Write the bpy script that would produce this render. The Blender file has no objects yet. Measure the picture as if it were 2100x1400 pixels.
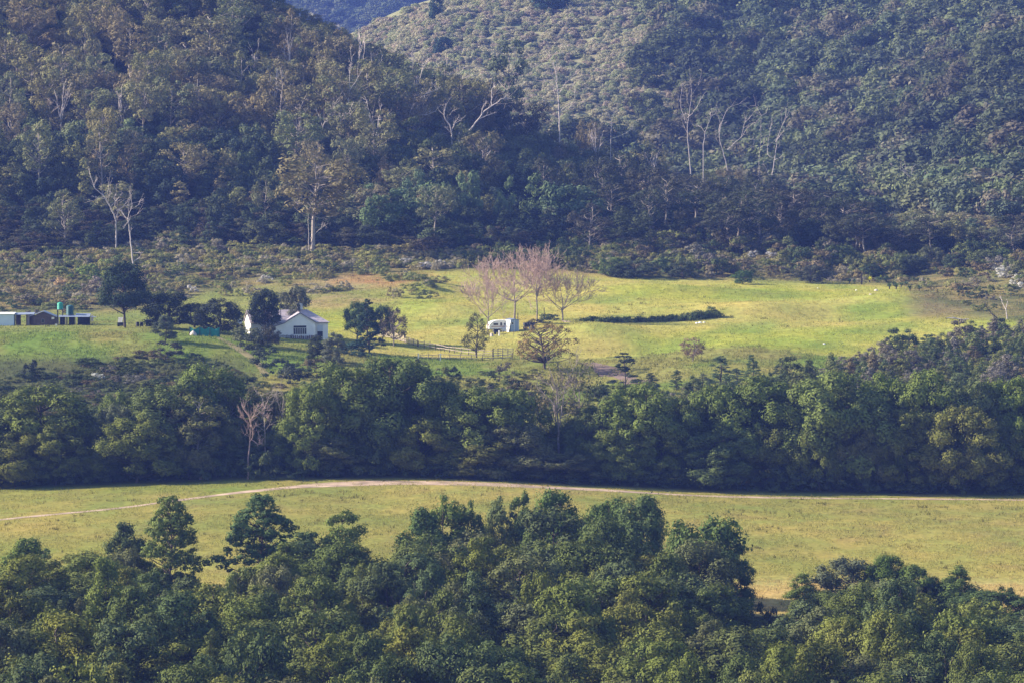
import bpy, math, random
import numpy as np
from mathutils import Vector

SC = bpy.context.scene
COL = SC.collection
RNG = np.random.default_rng(11)
random.seed(5)

# ------------------------------------------------------------------ camera
F = 10700.0                       # focal length in pixels of the 2100 px wide photograph
HORIZON = 125.0                   # pixel row of the horizon
PITCH = math.atan((700 - HORIZON) / F)
CAMZ = 62.0
cam_d = bpy.data.cameras.new('camera')
cam_d.sensor_width = 36.0
cam_d.lens = 36.0 * F / 2100.0
cam_d.clip_start = 1.0
cam_d.clip_end = 9000.0
cam = bpy.data.objects.new('camera', cam_d)
COL.objects.link(cam)
cam.location = (0, 0, CAMZ)
cam.rotation_euler = (math.pi / 2 - PITCH, 0, 0)
SC.camera = cam

# ------------------------------------------------------------------ sky and sun
SUN_EL, SUN_BEHIND = 25.5, 7.0   # sun low on the left, a little beyond the scene
world = bpy.data.worlds.new('World')
SC.world = world
world.use_nodes = True
wt = world.node_tree
sky = wt.nodes.new('ShaderNodeTexSky')
sky.sky_type = 'NISHITA'
sky.sun_disc = False
sky.sun_elevation = math.radians(SUN_EL)
sky.sun_rotation = math.radians(-(90 - SUN_BEHIND)) % (2 * math.pi)
bg = wt.nodes['Background']
bg.inputs['Strength'].default_value = 0.085
wt.links.new(sky.outputs['Color'], bg.inputs['Color'])
sd = bpy.data.lights.new('sun', 'SUN')
sd.energy = 5.0
sd.angle = math.radians(0.53)
sd.color = (1.0, 0.87, 0.69)
sun = bpy.data.objects.new('sun', sd)
COL.objects.link(sun)
ea, eb = math.radians(SUN_EL), math.radians(SUN_BEHIND)
S_DIR = Vector((-math.cos(eb) * math.cos(ea), math.sin(eb) * math.cos(ea), math.sin(ea)))
sun.rotation_euler = (-S_DIR).to_track_quat('-Z', 'Y').to_euler()
sun.location = (-200, 700, 300)

# ------------------------------------------------------------------ view, sampling
SC.view_settings.view_transform = 'Standard'
SC.view_settings.look = 'None'
SC.view_settings.gamma = 1.0
SC.view_settings.exposure = 1.5
SC.view_settings.use_curve_mapping = False
SC.render.engine = 'CYCLES'
SC.cycles.max_bounces = 6
SC.cycles.diffuse_bounces = 3
SC.cycles.transmission_bounces = 4
SC.cycles.volume_bounces = 0
SC.cycles.transparent_max_bounces = 8
SC.cycles.use_denoising = True
HAZE_DENSITY = 0.000078
HAZE_COLOR = (0.18, 0.30, 1.0)

# ------------------------------------------------------------------ helpers: pixel -> point
CP, SP = math.cos(PITCH), math.sin(PITCH)


def at(px, py, Y):
    """The point at depth Y behind pixel (px, py) of the photograph."""
    dx, dy = (px - 1050.0) / F, (700.0 - py) / F
    ry, rz = CP + dy * SP, -SP + dy * CP
    t = Y / ry
    return Vector((dx * t, Y, CAMZ + rz * t))


def mpp(Y):
    return Y / F                  # metres per photograph pixel at depth Y


def px_of(x, Y):
    return 1050.0 + F * x / Y


def row_of(z, Y):
    a = (z - CAMZ) / Y
    dy = (a * CP + SP) / (CP - a * SP)
    return 700.0 - dy * F


# ------------------------------------------------------------------ terrain
PXC = np.array([0, 300, 600, 900, 1200, 1500, 1800, 2100], float)
ROWS = {
    440: [1900] * 8,
    480: [1680] * 8,
    520: [1500] * 8,
    560: [1358] * 8,
    600: [1250] * 8,
    630: [1190, 1188, 1186, 1186, 1188, 1190, 1190, 1190],
    700: [1082, 1076, 1070, 1070, 1074, 1082, 1084, 1086],
    765: [1008, 998, 988, 988, 1000, 1016, 1021, 1023],
    800: [960, 950, 940, 940, 950, 965, 970, 972],
    840: [880, 875, 850, 845, 850, 860, 865, 865],
    885: [782, 778, 780, 780, 785, 780, 775, 775],
    930: [682, 682, 706, 733, 732, 722, 735, 720],
    960: [668, 666, 684, 698, 700, 690, 690, 680],
    1000: [660, 657, 652, 652, 652, 648, 645, 640],
    1060: [606, 604, 594, 592, 596, 598, 602, 590],
    1100: [566, 564, 562, 560, 566, 574, 580, 545],
    1140: [512, 508, 508, 512, 522, 518, 520, 520],
    1200: [376, 386, 405, 422, 462, 482, 488, 462],
    1260: [240, 260, 300, 345, 438, 476, 484, 410],
    1330: [40, 75, 150, 268, 392, 466, 464, 350],
    1400: [-230, -150, 70, 305, 430, 458, 410, 280],  # left crest, out of view above, raised to shade the gully
    1480: [-260, -130, 150, 360, 435, 415, 335, 205],
    1560: [-60, 40, 255, 350, 355, 340, 265, 135],
    1650: [150, 200, 275, 258, 258, 228, 172, 70],
    1750: [250, 250, 225, 165, 138, 118, 80, 0],
    1850: [260, 250, 170, 68, 36, 6, -40, -110],
    1950: [270, 250, 138, 0, -56, -90, -130, -190],
    2060: [290, 255, 150, 0, -70, -115, -160, -215],
    2300: [310, 290, 230, 120, 70, 40, 0, -40],
    3000: [160] * 8,
    3500: [10] * 8,
    4200: [-150] * 8,
}


def pchip(x, y, xi):
    h = np.diff(x)
    d = np.diff(y) / h
    m = np.zeros_like(y)
    for i in range(1, len(x) - 1):
        if d[i - 1] * d[i] > 0:
            w1, w2 = 2 * h[i] + h[i - 1], h[i] + 2 * h[i - 1]
            m[i] = (w1 + w2) / (w1 / d[i - 1] + w2 / d[i])
    m[0], m[-1] = d[0], d[-1]
    k = np.clip(np.searchsorted(x, xi) - 1, 0, len(x) - 2)
    t = (xi - x[k]) / h[k]
    return ((1 + 2 * t) * (1 - t) ** 2 * y[k] + t * (1 - t) ** 2 * h[k] * m[k]
            + t * t * (3 - 2 * t) * y[k + 1] + t * t * (t - 1) * h[k] * m[k + 1])


_perm = np.random.default_rng(3).random((256, 256))


def vnoise(x, y):
    """Smooth value noise in 0..1 with unit wavelength."""
    x, y = np.asarray(x, float), np.asarray(y, float)
    xi, yi = np.floor(x).astype(int), np.floor(y).astype(int)
    fx, fy = x - xi, y - yi
    fx, fy = fx * fx * (3 - 2 * fx), fy * fy * (3 - 2 * fy)
    g = lambda a, b: _perm[a % 256, b % 256]
    return ((g(xi, yi) * (1 - fx) + g(xi + 1, yi) * fx) * (1 - fy)
            + (g(xi, yi + 1) * (1 - fx) + g(xi + 1, yi + 1) * fx) * fy)


def fbm(x, y, o=4):
    s, a, n = 0.0, 0.5, 0.0
    for k in range(o):
        s = s + a * vnoise(np.asarray(x) * 2 ** k + 17.3 * k, np.asarray(y) * 2 ** k + 9.1 * k)
        n += a
        a *= 0.5
    return s / n


YK = np.array([-60, 0, 60, 140, 240, 340] + sorted(ROWS), float)
NEARZ = [CAMZ - 1.5, CAMZ - 1.7, 46, 26, 6, -4]
ZK = np.zeros((len(YK), len(PXC)))
for i, yk in enumerate(YK):
    for j, pj in enumerate(PXC):
        ZK[i, j] = NEARZ[i] if i < 6 else at(pj, ROWS[int(yk)][j], yk).z

YG = np.concatenate([np.arange(-60, 420, 20), np.arange(420, 1310, 3), np.arange(1310, 2100, 5), np.arange(2100, 4500, 40)]).astype(float)
PG = np.concatenate([np.arange(-9000, -400, 430), np.arange(-400, 2501, 28), np.arange(2530, 11200, 430)]).astype(float)
ZC = np.stack([pchip(YK, ZK[:, j], YG) for j in range(len(PXC))], 1)
ZG = np.zeros((len(YG), len(PG)))
for i in range(len(YG)):
    ZG[i] = pchip(PXC, ZC[i], np.clip(PG, 0, 2100))
XG = (PG[None, :] - 1050) / F * np.maximum(YG, 60)[:, None]
YGG = np.repeat(YG[:, None], len(PG), 1)
# relief: gentle on grass, rougher on the hills
amp = np.interp(YGG, [0, 600, 640, 760, 830, 1090, 1150, 1400, 2200, 4000], [.3, .5, .25, .25, .5, .5, 1.5, 3.5, 6, 30])
wav = np.interp(YGG, [0, 1100, 1200, 2200, 4000], [26, 26, 45, 90, 400])
ZG += amp * (fbm(XG / 26, YGG / 30, 3) - .5) * 1.2
ZG += np.interp(YGG, [1150, 1300, 4500], [0, 1, 1]) * (fbm(XG / 70 + 5, YGG / 90, 3) - .5) * np.interp(YGG, [1150, 2200, 4000], [6, 18, 120])


def ground(x, Y):
    """Height of the ground (bilinear on the terrain grid)."""
    x, Y = np.asarray(x, float), np.asarray(Y, float)
    p = 1050 + F * x / np.maximum(Y, 60)
    i = np.clip(np.searchsorted(YG, Y) - 1, 0, len(YG) - 2)
    j = np.clip(np.searchsorted(PG, p) - 1, 0, len(PG) - 2)
    ty = np.clip((Y - YG[i]) / (YG[i + 1] - YG[i]), 0, 1)
    tp = np.clip((p - PG[j]) / (PG[j + 1] - PG[j]), 0, 1)
    return ((ZG[i, j] * (1 - tp) + ZG[i, j + 1] * tp) * (1 - ty)
            + (ZG[i + 1, j] * (1 - tp) + ZG[i + 1, j + 1] * tp) * ty)


def hit(px, py, y0=560, y1=2300):
    """Where the ray through a pixel first meets the ground between the depths y0 and y1."""
    ys = np.arange(y0, y1, 0.5)
    dx, dy = (px - 1050.0) / F, (700.0 - py) / F
    ry, rz = CP + dy * SP, -SP + dy * CP
    t = ys / ry
    g = ground(dx * t, ys)
    k = np.nonzero(g >= CAMZ + rz * t)[0]
    i = k[0] if len(k) else int(np.argmin(CAMZ + rz * t - g))
    return Vector((dx * t[i], ys[i], float(g[i])))


# low swells and hollows of the meadow
for (px, py, sx, sy, hgt) in [(1215, 690, 9, 12, 1.5), (1330, 712, 9, 10, -1.0), (1560, 640, 16, 14, 1.1), (1700, 640, 10, 10, -0.9),
                              (1820, 620, 10, 12, 1.0), (900, 640, 9, 10, 1.0), (1000, 600, 9, 9, -0.8), (850, 590, 8, 10, 0.8),
                              (1350, 600, 18, 9, 0.9), (1500, 720, 12, 10, 0.7), (1250, 760, 8, 6, -0.8)]:
    c = hit(px, py, 900, 1120)
    ZG += 1.6 * hgt * np.exp(-((XG - c.x) / sx) ** 2 - ((YGG - c.y) / sy) ** 2)

# ------------------------------------------------------------------ materials
def new_mat(name):
    m = bpy.data.materials.new(name)
    m.use_nodes = True
    nt = m.node_tree
    nt.nodes.clear()
    return m, nt, nt.nodes.new('ShaderNodeOutputMaterial')


def paint(name, color, rough=0.7, var=0.15, scale=3.0, metal=0.0, spec=0.3):
    """Plain surface with a little noise in its colour."""
    m, nt, out = new_mat(name)
    N, L = nt.nodes, nt.links
    b = N.new('ShaderNodeBsdfPrincipled')
    b.inputs['Roughness'].default_value = rough
    b.inputs['Metallic'].default_value = metal
    b.inputs['Specular IOR Level'].default_value = spec
    tc = N.new('ShaderNodeTexCoord')
    no = N.new('ShaderNodeTexNoise')
    no.inputs['Scale'].default_value = scale
    no.inputs['Detail'].default_value = 5
    L.new(tc.outputs['Object'], no.inputs['Vector'])
    mr = N.new('ShaderNodeMapRange')
    mr.inputs[1].default_value, mr.inputs[2].default_value = .3, .7
    mr.inputs[3].default_value, mr.inputs[4].default_value = 1 - var, 1 + var
    L.new(no.outputs['Fac'], mr.inputs[0])
    vm = N.new('ShaderNodeVectorMath')
    vm.operation = 'SCALE'
    vm.inputs[0].default_value = color[:3]
    L.new(mr.outputs[0], vm.inputs['Scale'])
    L.new(vm.outputs[0], b.inputs['Base Color'])
    L.new(b.outputs[0], out.inputs['Surface'])
    return m


def leaf_mat(name, trans=0.3, ramp=None):
    """Leaves: colour of the object (or a ramp over a per-instance random number) times a per-leaf tint."""
    m, nt, out = new_mat(name)
    N, L = nt.nodes, nt.links
    oi = N.new('ShaderNodeObjectInfo')
    if ramp:
        cr = N.new('ShaderNodeValToRGB')
        cr.color_ramp.interpolation = 'CONSTANT'
        el = cr.color_ramp.elements
        while len(el) < len(ramp):
            el.new(0.5)
        for i, c in enumerate(ramp):
            el[i].position = i / len(ramp)
            el[i].color = (*c, 1)
        L.new(oi.outputs['Random'], cr.inputs[0])
        csrc = cr.outputs[0]
    else:
        csrc = oi.outputs['Color']
    a = N.new('ShaderNodeAttribute')
    a.attribute_name = 'tint'
    mr = N.new('ShaderNodeMapRange')
    mr.inputs[3].default_value, mr.inputs[4].default_value = 0.85, 1.9
    L.new(a.outputs['Fac'], mr.inputs[0])
    sc = N.new('ShaderNodeVectorMath')
    sc.operation = 'SCALE'
    L.new(csrc, sc.inputs[0])
    L.new(mr.outputs[0], sc.inputs['Scale'])
    d = N.new('ShaderNodeBsdfDiffuse')
    L.new(sc.outputs[0], d.inputs['Color'])
    t = N.new('ShaderNodeBsdfTranslucent')
    tm = N.new('ShaderNodeVectorMath')
    tm.operation = 'MULTIPLY'
    tm.inputs[1].default_value = (1.15, 1.2, 0.6)
    L.new(sc.outputs[0], tm.inputs[0])
    L.new(tm.outputs[0], t.inputs['Color'])
    mx = N.new('ShaderNodeMixShader')
    mx.inputs[0].default_value = trans
    L.new(d.outputs[0], mx.inputs[1])
    L.new(t.outputs[0], mx.inputs[2])
    L.new(mx.outputs[0], out.inputs['Surface'])
    return m


def ground_mat(name, scale, stretch=1.0, bump=0.4, var=0.35):
    """Ground: vertex colour 'tint' times two noises (patches and fine grain), with relief."""
    m, nt, out = new_mat(name)
    N, L = nt.nodes, nt.links
    g = N.new('ShaderNodeNewGeometry')
    mp = N.new('ShaderNodeMapping')
    mp.inputs['Scale'].default_value = (1, stretch, 1)
    L.new(g.outputs['Position'], mp.inputs['Vector'])
    n1 = N.new('ShaderNodeTexNoise')
    n1.inputs['Scale'].default_value = scale
    n1.inputs['Detail'].default_value = 8
    n1.inputs['Roughness'].default_value = 0.7
    n2 = N.new('ShaderNodeTexNoise')
    n2.inputs['Scale'].default_value = scale * 0.12
    n2.inputs['Detail'].default_value = 4
    L.new(mp.outputs[0], n1.inputs['Vector'])
    L.new(mp.outputs[0], n2.inputs['Vector'])
    a = N.new('ShaderNodeVertexColor')
    a.layer_name = 'tint'
    mr = N.new('ShaderNodeMapRange')
    mr.inputs[1].default_value, mr.inputs[2].default_value = .3, .7
    mr.inputs[3].default_value, mr.inputs[4].default_value = 1 - var, 1 + var
    L.new(n1.outputs['Fac'], mr.inputs[0])
    s1 = N.new('ShaderNodeVectorMath')
    s1.operation = 'SCALE'
    L.new(a.outputs['Color'], s1.inputs[0])
    L.new(mr.outputs[0], s1.inputs['Scale'])
    cr = N.new('ShaderNodeValToRGB')
    cr.color_ramp.elements[0].position, cr.color_ramp.elements[0].color = .35, (.82, .95, .85, 1)
    cr.color_ramp.elements[1].position, cr.color_ramp.elements[1].color = .65, (1.10, 1.02, 1.0, 1)
    L.new(n2.outputs['Fac'], cr.inputs[0])
    s2 = N.new('ShaderNodeVectorMath')
    s2.operation = 'MULTIPLY'
    L.new(s1.outputs[0], s2.inputs[0])
    L.new(cr.outputs[0], s2.inputs[1])
    b = N.new('ShaderNodeBsdfDiffuse')
    L.new(s2.outputs[0], b.inputs['Color'])
    bp = N.new('ShaderNodeBump')
    bp.inputs['Strength'].default_value = bump
    bp.inputs['Distance'].default_value = 0.4
    L.new(n1.outputs['Fac'], bp.inputs['Height'])
    L.new(bp.outputs[0], b.inputs['Normal'])
    L.new(b.outputs[0], out.inputs['Surface'])
    return m


M_LEAF = leaf_mat('leaves', 0.13)
M_LEAF_FAR = leaf_mat('leaves_thin', 0.15)
M_BARK = paint('bark_brown', (.07, .055, .045), .9, .3, 4)
M_BARK_PALE = paint('bark_pale', (.29, .25, .22), .85, .25, 3)
M_BARK_DEAD = paint('dead_wood', (.47, .41, .39), .8, .18, 2)
M_BARK_DARK = paint('dark_wood', (.035, .03, .028), .9, .2, 3)
M_TWIG = paint('twig_bark', (.36, .26, .23), .9, .2, 3)
M_TRUNK_GREY = paint('grey_bark', (.20, .17, .155), .9, .25, 3)

# ------------------------------------------------------------------ mesh helpers
def fast_mesh(name, V, Fc, mats, smooth=False, mat_idx=None):
    """V (n,3); Fc (m,k) faces of equal size."""
    me = bpy.data.meshes.new(name)
    V = np.ascontiguousarray(V, np.float32)
    Fc = np.ascontiguousarray(Fc, np.int32)
    m, k = Fc.shape
    me.vertices.add(len(V))
    me.vertices.foreach_set('co', V.ravel())
    me.loops.add(m * k)
    me.loops.foreach_set('vertex_index', Fc.ravel())
    me.polygons.add(m)
    me.polygons.foreach_set('loop_start', np.arange(0, m * k, k, dtype=np.int32))
    me.polygons.foreach_set('use_smooth', np.full(m, smooth, bool))
    if mat_idx is not None:
        me.polygons.foreach_set('material_index', np.asarray(mat_idx, np.int32))
    for x in (mats if isinstance(mats, (list, tuple)) else [mats]):
        me.materials.append(x)
    me.update(calc_edges=True)
    return me


def face_tint(me, vals, name='tint'):
    at_ = me.attributes.new(name, 'FLOAT', 'FACE')
    at_.data.foreach_set('value', np.asarray(vals, np.float32))


def vert_color(me, cols, name='tint'):
    c = me.color_attributes.new(name, 'FLOAT_COLOR', 'POINT')
    full = np.ones((len(cols), 4), np.float32)
    full[:, :3] = cols
    c.data.foreach_set('color', full.ravel())


class Tubes:
    """Collects tapered tubes; build() makes one mesh."""
    def __init__(self):
        self.V, self.F, self.n = [], [], 0

    def add(self, pts, rad, sides=5):
        pts = np.asarray(pts, float)
        k = len(pts)
        tan = np.gradient(pts, axis=0)
        tan /= np.linalg.norm(tan, axis=1)[:, None] + 1e-9
        ref = np.array([0, 0, 1.0]) if abs(tan[0][2]) < .9 else np.array([1.0, 0, 0])
        u = np.cross(tan, ref)
        u /= np.linalg.norm(u, axis=1)[:, None] + 1e-9
        w = np.cross(tan, u)
        a = np.linspace(0, 2 * np.pi, sides, endpoint=False)
        r = np.asarray(rad, float)[:, None, None]
        ring = pts[:, None, :] + r * (np.cos(a)[None, :, None] * u[:, None, :] + np.sin(a)[None, :, None] * w[:, None, :])
        self.V.append(ring.reshape(-1, 3))
        b = self.n
        i = np.arange(k - 1)[:, None] * sides
        j = np.arange(sides)[None, :]
        j2 = (j + 1) % sides
        q = np.stack([b + i + j, b + i + j2, b + i + sides + j2, b + i + sides + j], -1).reshape(-1, 4)
        self.F.append(q)
        self.n += k * sides

    def build(self, name, mat):
        return fast_mesh(name, np.concatenate(self.V), np.concatenate(self.F), mat, True)


class Boxes:
    """Collects boxes, prisms and plates as one polygon mesh."""
    def __init__(self):
        self.v, self.f = [], []

    def poly(self, verts, faces):
        b = len(self.v)
        self.v += [tuple(p) for p in verts]
        self.f += [tuple(b + i for i in fc) for fc in faces]
        return self

    def box(self, x0, x1, y0, y1, z0, z1):
        return self.poly([(x0, y0, z0), (x1, y0, z0), (x1, y1, z0), (x0, y1, z0), (x0, y0, z1), (x1, y0, z1), (x1, y1, z1), (x0, y1, z1)],
                         [(3, 2, 1, 0), (4, 5, 6, 7), (0, 1, 5, 4), (1, 2, 6, 5), (2, 3, 7, 6), (3, 0, 4, 7)])

    def prism(self, prof, y0, y1):
        """Profile of (x, z) points extruded along y."""
        n = len(prof)
        V = [(x, y0, z) for x, z in prof] + [(x, y1, z) for x, z in prof]
        return self.poly(V, [tuple(range(n)), tuple(range(2 * n - 1, n - 1, -1))] + [((i + 1) % n, i, n + i, n + (i + 1) % n) for i in range(n)])

    def slab(self, quad, th):
        """A plate: four corners, thickened along its normal."""
        q = [Vector(p) for p in quad]
        nn = (q[1] - q[0]).cross(q[-1] - q[0]).normalized() * th
        n = len(q)
        V = [tuple(p) for p in q] + [tuple(p - nn) for p in q]
        return self.poly(V, [tuple(range(n)), tuple(range(2 * n - 1, n - 1, -1))] + [(i, n + i, n + (i + 1) % n, (i + 1) % n) for i in range(n)])

    def mesh(self, name, mat):
        me = bpy.data.meshes.new(name)
        me.from_pydata(self.v, [], self.f)
        me.materials.append(mat)
        me.update()
        return me


def link(name, me, parent=None):
    o = bpy.data.objects.new(name, me)
    COL.objects.link(o)
    if parent is not None:
        o.parent = parent
    return o


def tag(o, label=None, cat=None, group=None, kind=None):
    if label: o['label'] = label
    if cat: o['category'] = cat
    if group: o['group'] = group
    if kind: o['kind'] = kind
    return o


def thing(name, label, cat, loc=(0, 0, 0), rz=0.0, group=None):
    o = bpy.data.objects.new(name, None)
    COL.objects.link(o)
    o.empty_display_size = .3
    o.location = loc
    o.rotation_euler = (0, 0, rz)
    return tag(o, label, cat, group)


# ------------------------------------------------------------------ ground meshes
def rows_grid():
    return row_of(ZG, np.maximum(YGG, 60))


def mix(a, b, t):
    t = np.clip(t, 0, 1)[..., None]
    return np.asarray(a) * (1 - t) + np.asarray(b) * t


def ss(x, a, b):
    t = np.clip((x - a) / (b - a), 0, 1)
    return t * t * (3 - 2 * t)


RG = rows_grid()
PGG = np.repeat(PG[None, :], len(YG), 0)
nA = fbm(XG / 14, YGG / 22, 4)
nB = fbm(XG / 40 + 9, YGG / 50 + 3, 4)
nC = fbm(XG / 5 + 2, YGG / 9 + 7, 3)
STRAW, OLIVE, LUSH, BROWN = (.30, .23, .08), (.20, .185, .045), (.125, .165, .032), (.20, .14, .075)
DARKG, RUST = (.055, .062, .03), (.27, .13, .06)
CG = np.zeros(ZG.shape + (3,))
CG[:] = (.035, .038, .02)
fm = (YGG > 596) & (YGG < 790)                                            # the near field
fc = mix((.215, .205, .056), (.258, .228, .066), ss(nB, .36, .64))
fc = mix(fc, (.17, .17, .05), ss(nA, .54, .70) * .45)
fc = mix(fc, BROWN, ss(nC, .62, .80) * .3)
fc = mix(fc, (.36, .265, .11), ss(YGG, 640, 622) * ss(PGG, 1350, 1600))   # tan strip of dry grass
fc = mix(fc, (.34, .26, .10), ss(YGG, 632, 620) * .6)
fc = mix(fc, LUSH, ss(RG, 1015, 1005) * ss(PGG, 600, 500) * .5)
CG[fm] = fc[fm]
vm_ = (YGG >= 790) & (YGG < 930)                                          # slope behind the belt of trees
vc = mix((.14, .185, .042), (.20, .19, .06), ss(nA, .42, .66))
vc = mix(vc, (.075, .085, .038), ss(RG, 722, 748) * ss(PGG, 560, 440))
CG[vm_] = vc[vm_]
mm = (YGG >= 930) & (YGG < 1125)                                          # the meadow and the mound
mc = mix((.255, .275, .050), (.33, .30, .085), ss(nB, .40, .62))
mc = mix(mc, (.16, .205, .045), ss(nA, .56, .74) * .6)
mc = mix(mc, mix((.22, .165, .09), (.17, .145, .07), nC), ss(PGG, 1840, 1890) * ss(RG, 665, 640))
mc = mix(mc, BROWN, ss(nC, .64, .82) * .18)
mc = mix(mc, mix((.25, .20, .10), (.19, .19, .06), ss(nC, .4, .62)), ss(PGG, 900, 700) * ss(PGG, 380, 470) * ss(RG, 648, 620))
mc = mix(mc, (.29, .18, .085), ss(RG, 600, 585) * ss(RG, 555, 565) * ss(PGG, 1000, 800) * ss(PGG, 480, 620) * ss(nC, .35, .6))
mc = mix(mc, mix((.155, .19, .05), (.20, .20, .07), nA), ss(PGG, 700, 480))                         # greener grass on the mound
sc_edge = np.interp(PGG, [0, 250, 420, 620, 700, 900, 1050, 1250, 1400, 1700, 1830, 1880, 2000, 2100], [640, 640, 600, 575, 565, 556, 555, 566, 572, 580, 585, 600, 650, 660])
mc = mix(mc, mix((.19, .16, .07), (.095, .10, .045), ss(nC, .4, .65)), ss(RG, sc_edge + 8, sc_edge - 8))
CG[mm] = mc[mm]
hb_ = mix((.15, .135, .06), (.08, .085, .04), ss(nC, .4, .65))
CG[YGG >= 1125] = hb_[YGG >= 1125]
FARS = ss(RG, 470, 250) * ss(PGG, 1620, 1230) * ss(YGG, 1440, 1500)
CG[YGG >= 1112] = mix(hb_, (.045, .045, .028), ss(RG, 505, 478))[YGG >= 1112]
CG = mix(CG, mix((.23, .21, .14), (.18, .18, .105), nC), FARS)

zones = [('forest_floor', -100, 597, M_G1 := ground_mat('forest_floor', 1.2, 1, .4)),
         ('field', 597, 790, ground_mat('field_grass', 1.1, .45, .5, .30)),
         ('slope', 790, 930, ground_mat('slope_grass', .9, .6, .5)),
         ('meadow', 930, 1125, ground_mat('meadow_grass', .8, .5, .5, .32)),
         ('wooded_hill', 1125, 1483, ground_mat('hill_soil', .5, 1, .4)),
         ('far_hill', 1483, 2300, ground_mat('far_hill_soil', .3, 1, .4)),
         ('distant_mountain', 2300, 9999, ground_mat('mountain_scrub', .05, 1, .6, .5))]
for nm, ya, yb, mt in zones:
    rows_ = np.nonzero((YG >= ya) & (YG < yb))[0]
    i0, i1 = rows_[0], min(rows_[-1] + 1, len(YG) - 1)
    sub = slice(i0, i1 + 1)
    n_, m_ = i1 - i0 + 1, len(PG)
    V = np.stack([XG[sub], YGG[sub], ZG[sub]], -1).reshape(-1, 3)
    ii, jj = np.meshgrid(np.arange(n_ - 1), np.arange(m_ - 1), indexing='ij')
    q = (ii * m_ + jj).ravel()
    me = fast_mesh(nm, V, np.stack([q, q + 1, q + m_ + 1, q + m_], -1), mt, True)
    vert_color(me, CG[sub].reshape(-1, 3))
    tag(link(nm, me), kind='structure')


def ground_color(x, Y):
    p = 1050 + F * x / np.maximum(Y, 60)
    i = np.clip(np.searchsorted(YG, Y) - 1, 0, len(YG) - 2)
    j = np.clip(np.searchsorted(PG, p) - 1, 0, len(PG) - 2)
    return CG[i, j]


# dirt track along the field edge
def ribbon(name, pts, width, mat, lift=0.05, y0=600, y1=820):
    P = [hit(px, py, y0, y1) for px, py in pts]
    P = np.array([p[:] for p in P])
    d = np.r_[0, np.cumsum(np.linalg.norm(np.diff(P[:, :2], axis=0), axis=1))]
    s = np.arange(0, d[-1], 0.8)
    xs, ys = np.interp(s, d, P[:, 0]), np.interp(s, d, P[:, 1])
    k = np.ones(15) / 15
    pad = lambda a: np.convolve(np.r_[[a[0]] * 7, a, [a[-1]] * 7], k, 'valid')
    xs, ys = pad(xs), pad(ys)
    tx, ty = np.gradient(xs), np.gradient(ys)
    L_ = np.hypot(tx, ty)
    nx, ny = -ty / L_, tx / L_
    cols = 5
    w = np.interp(s, d, np.broadcast_to(width, len(d))) * (0.8 + .4 * vnoise(s / 7, s * 0))
    V = []
    for c in range(cols):
        f = (c / (cols - 1) - .5)
        x, y = xs + nx * w * f, ys + ny * w * f
        V.append(np.stack([x, y, ground(x, y) + lift * (1 if 0 < c < cols - 1 else .3)], -1))
    V = np.stack(V, 1)
    n_ = len(s)
    ii, jj = np.meshgrid(np.arange(n_ - 1), np.arange(cols - 1), indexing='ij')
    q = (ii * cols + jj).ravel()
    me = fast_mesh(name, V.reshape(-1, 3), np.stack([q, q + cols, q + cols + 1, q + 1], -1), mat, True)
    return tag(link(name, me), kind='structure')


M_DIRT = paint('dirt', (.34, .25, .185), .95, .45, .35)
M_DIRT2 = paint('dark_dirt', (.16, .11, .085), .95, .3, .6)
ribbon('dirt_track', [(-60, 1071), (0, 1065), (100, 1055), (220, 1044), (330, 1030), (450, 1014), (560, 1002), (650, 995), (740, 990), (840, 989), (930, 991), (1050, 995),
                      (1200, 1003), (1350, 1012), (1500, 1018), (1650, 1021), (1800, 1022), (1950, 1023), (2100, 1025), (2200, 1026)],
       [1.7] * 3 + [2] * 3 + [3, 5, 7, 7, 6, 5, 4, 3.2, 3, 2.4, 2.2, 2.2, 2.2, 2.2], M_DIRT, .06)
ribbon('farm_track', [(1195, 742), (1225, 752), (1255, 762), (1285, 775), (1310, 790)], 4.0, M_DIRT2, .06, 860, 1000)
ribbon('garden_path', [(440, 690), (470, 705), (500, 722), (530, 745), (545, 770)], 1.6, paint('pale_path', (.20, .17, .075), .95, .2, .6), .06, 850, 1000)
ribbon('sandy_patch', [(1140, 660), (1160, 660), (1180, 659)], 3.5, paint('sand', (.48, .36, .29), .95, .15, .6), .06, 930, 1020)

# ------------------------------------------------------------------ foliage
def unit(v):
    return v / (np.linalg.norm(v, axis=-1, keepdims=True) + 1e-9)


def leaf_quads(C, Nrm, ln, wd, rng):
    n = len(C)
    Nrm = unit(Nrm)
    t = unit(np.cross(Nrm, rng.normal(size=(n, 3))))
    b = np.cross(Nrm, t)
    l = (ln * rng.uniform(.6, 1.3, n))[:, None]
    w = (wd * rng.uniform(.6, 1.3, n))[:, None]
    V = np.stack([C - t * l * .5, C + b * w * .5, C + t * l * .5, C - b * w * .5], 1).reshape(-1, 3)
    return V, np.arange(4 * n).reshape(n, 4)


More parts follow.
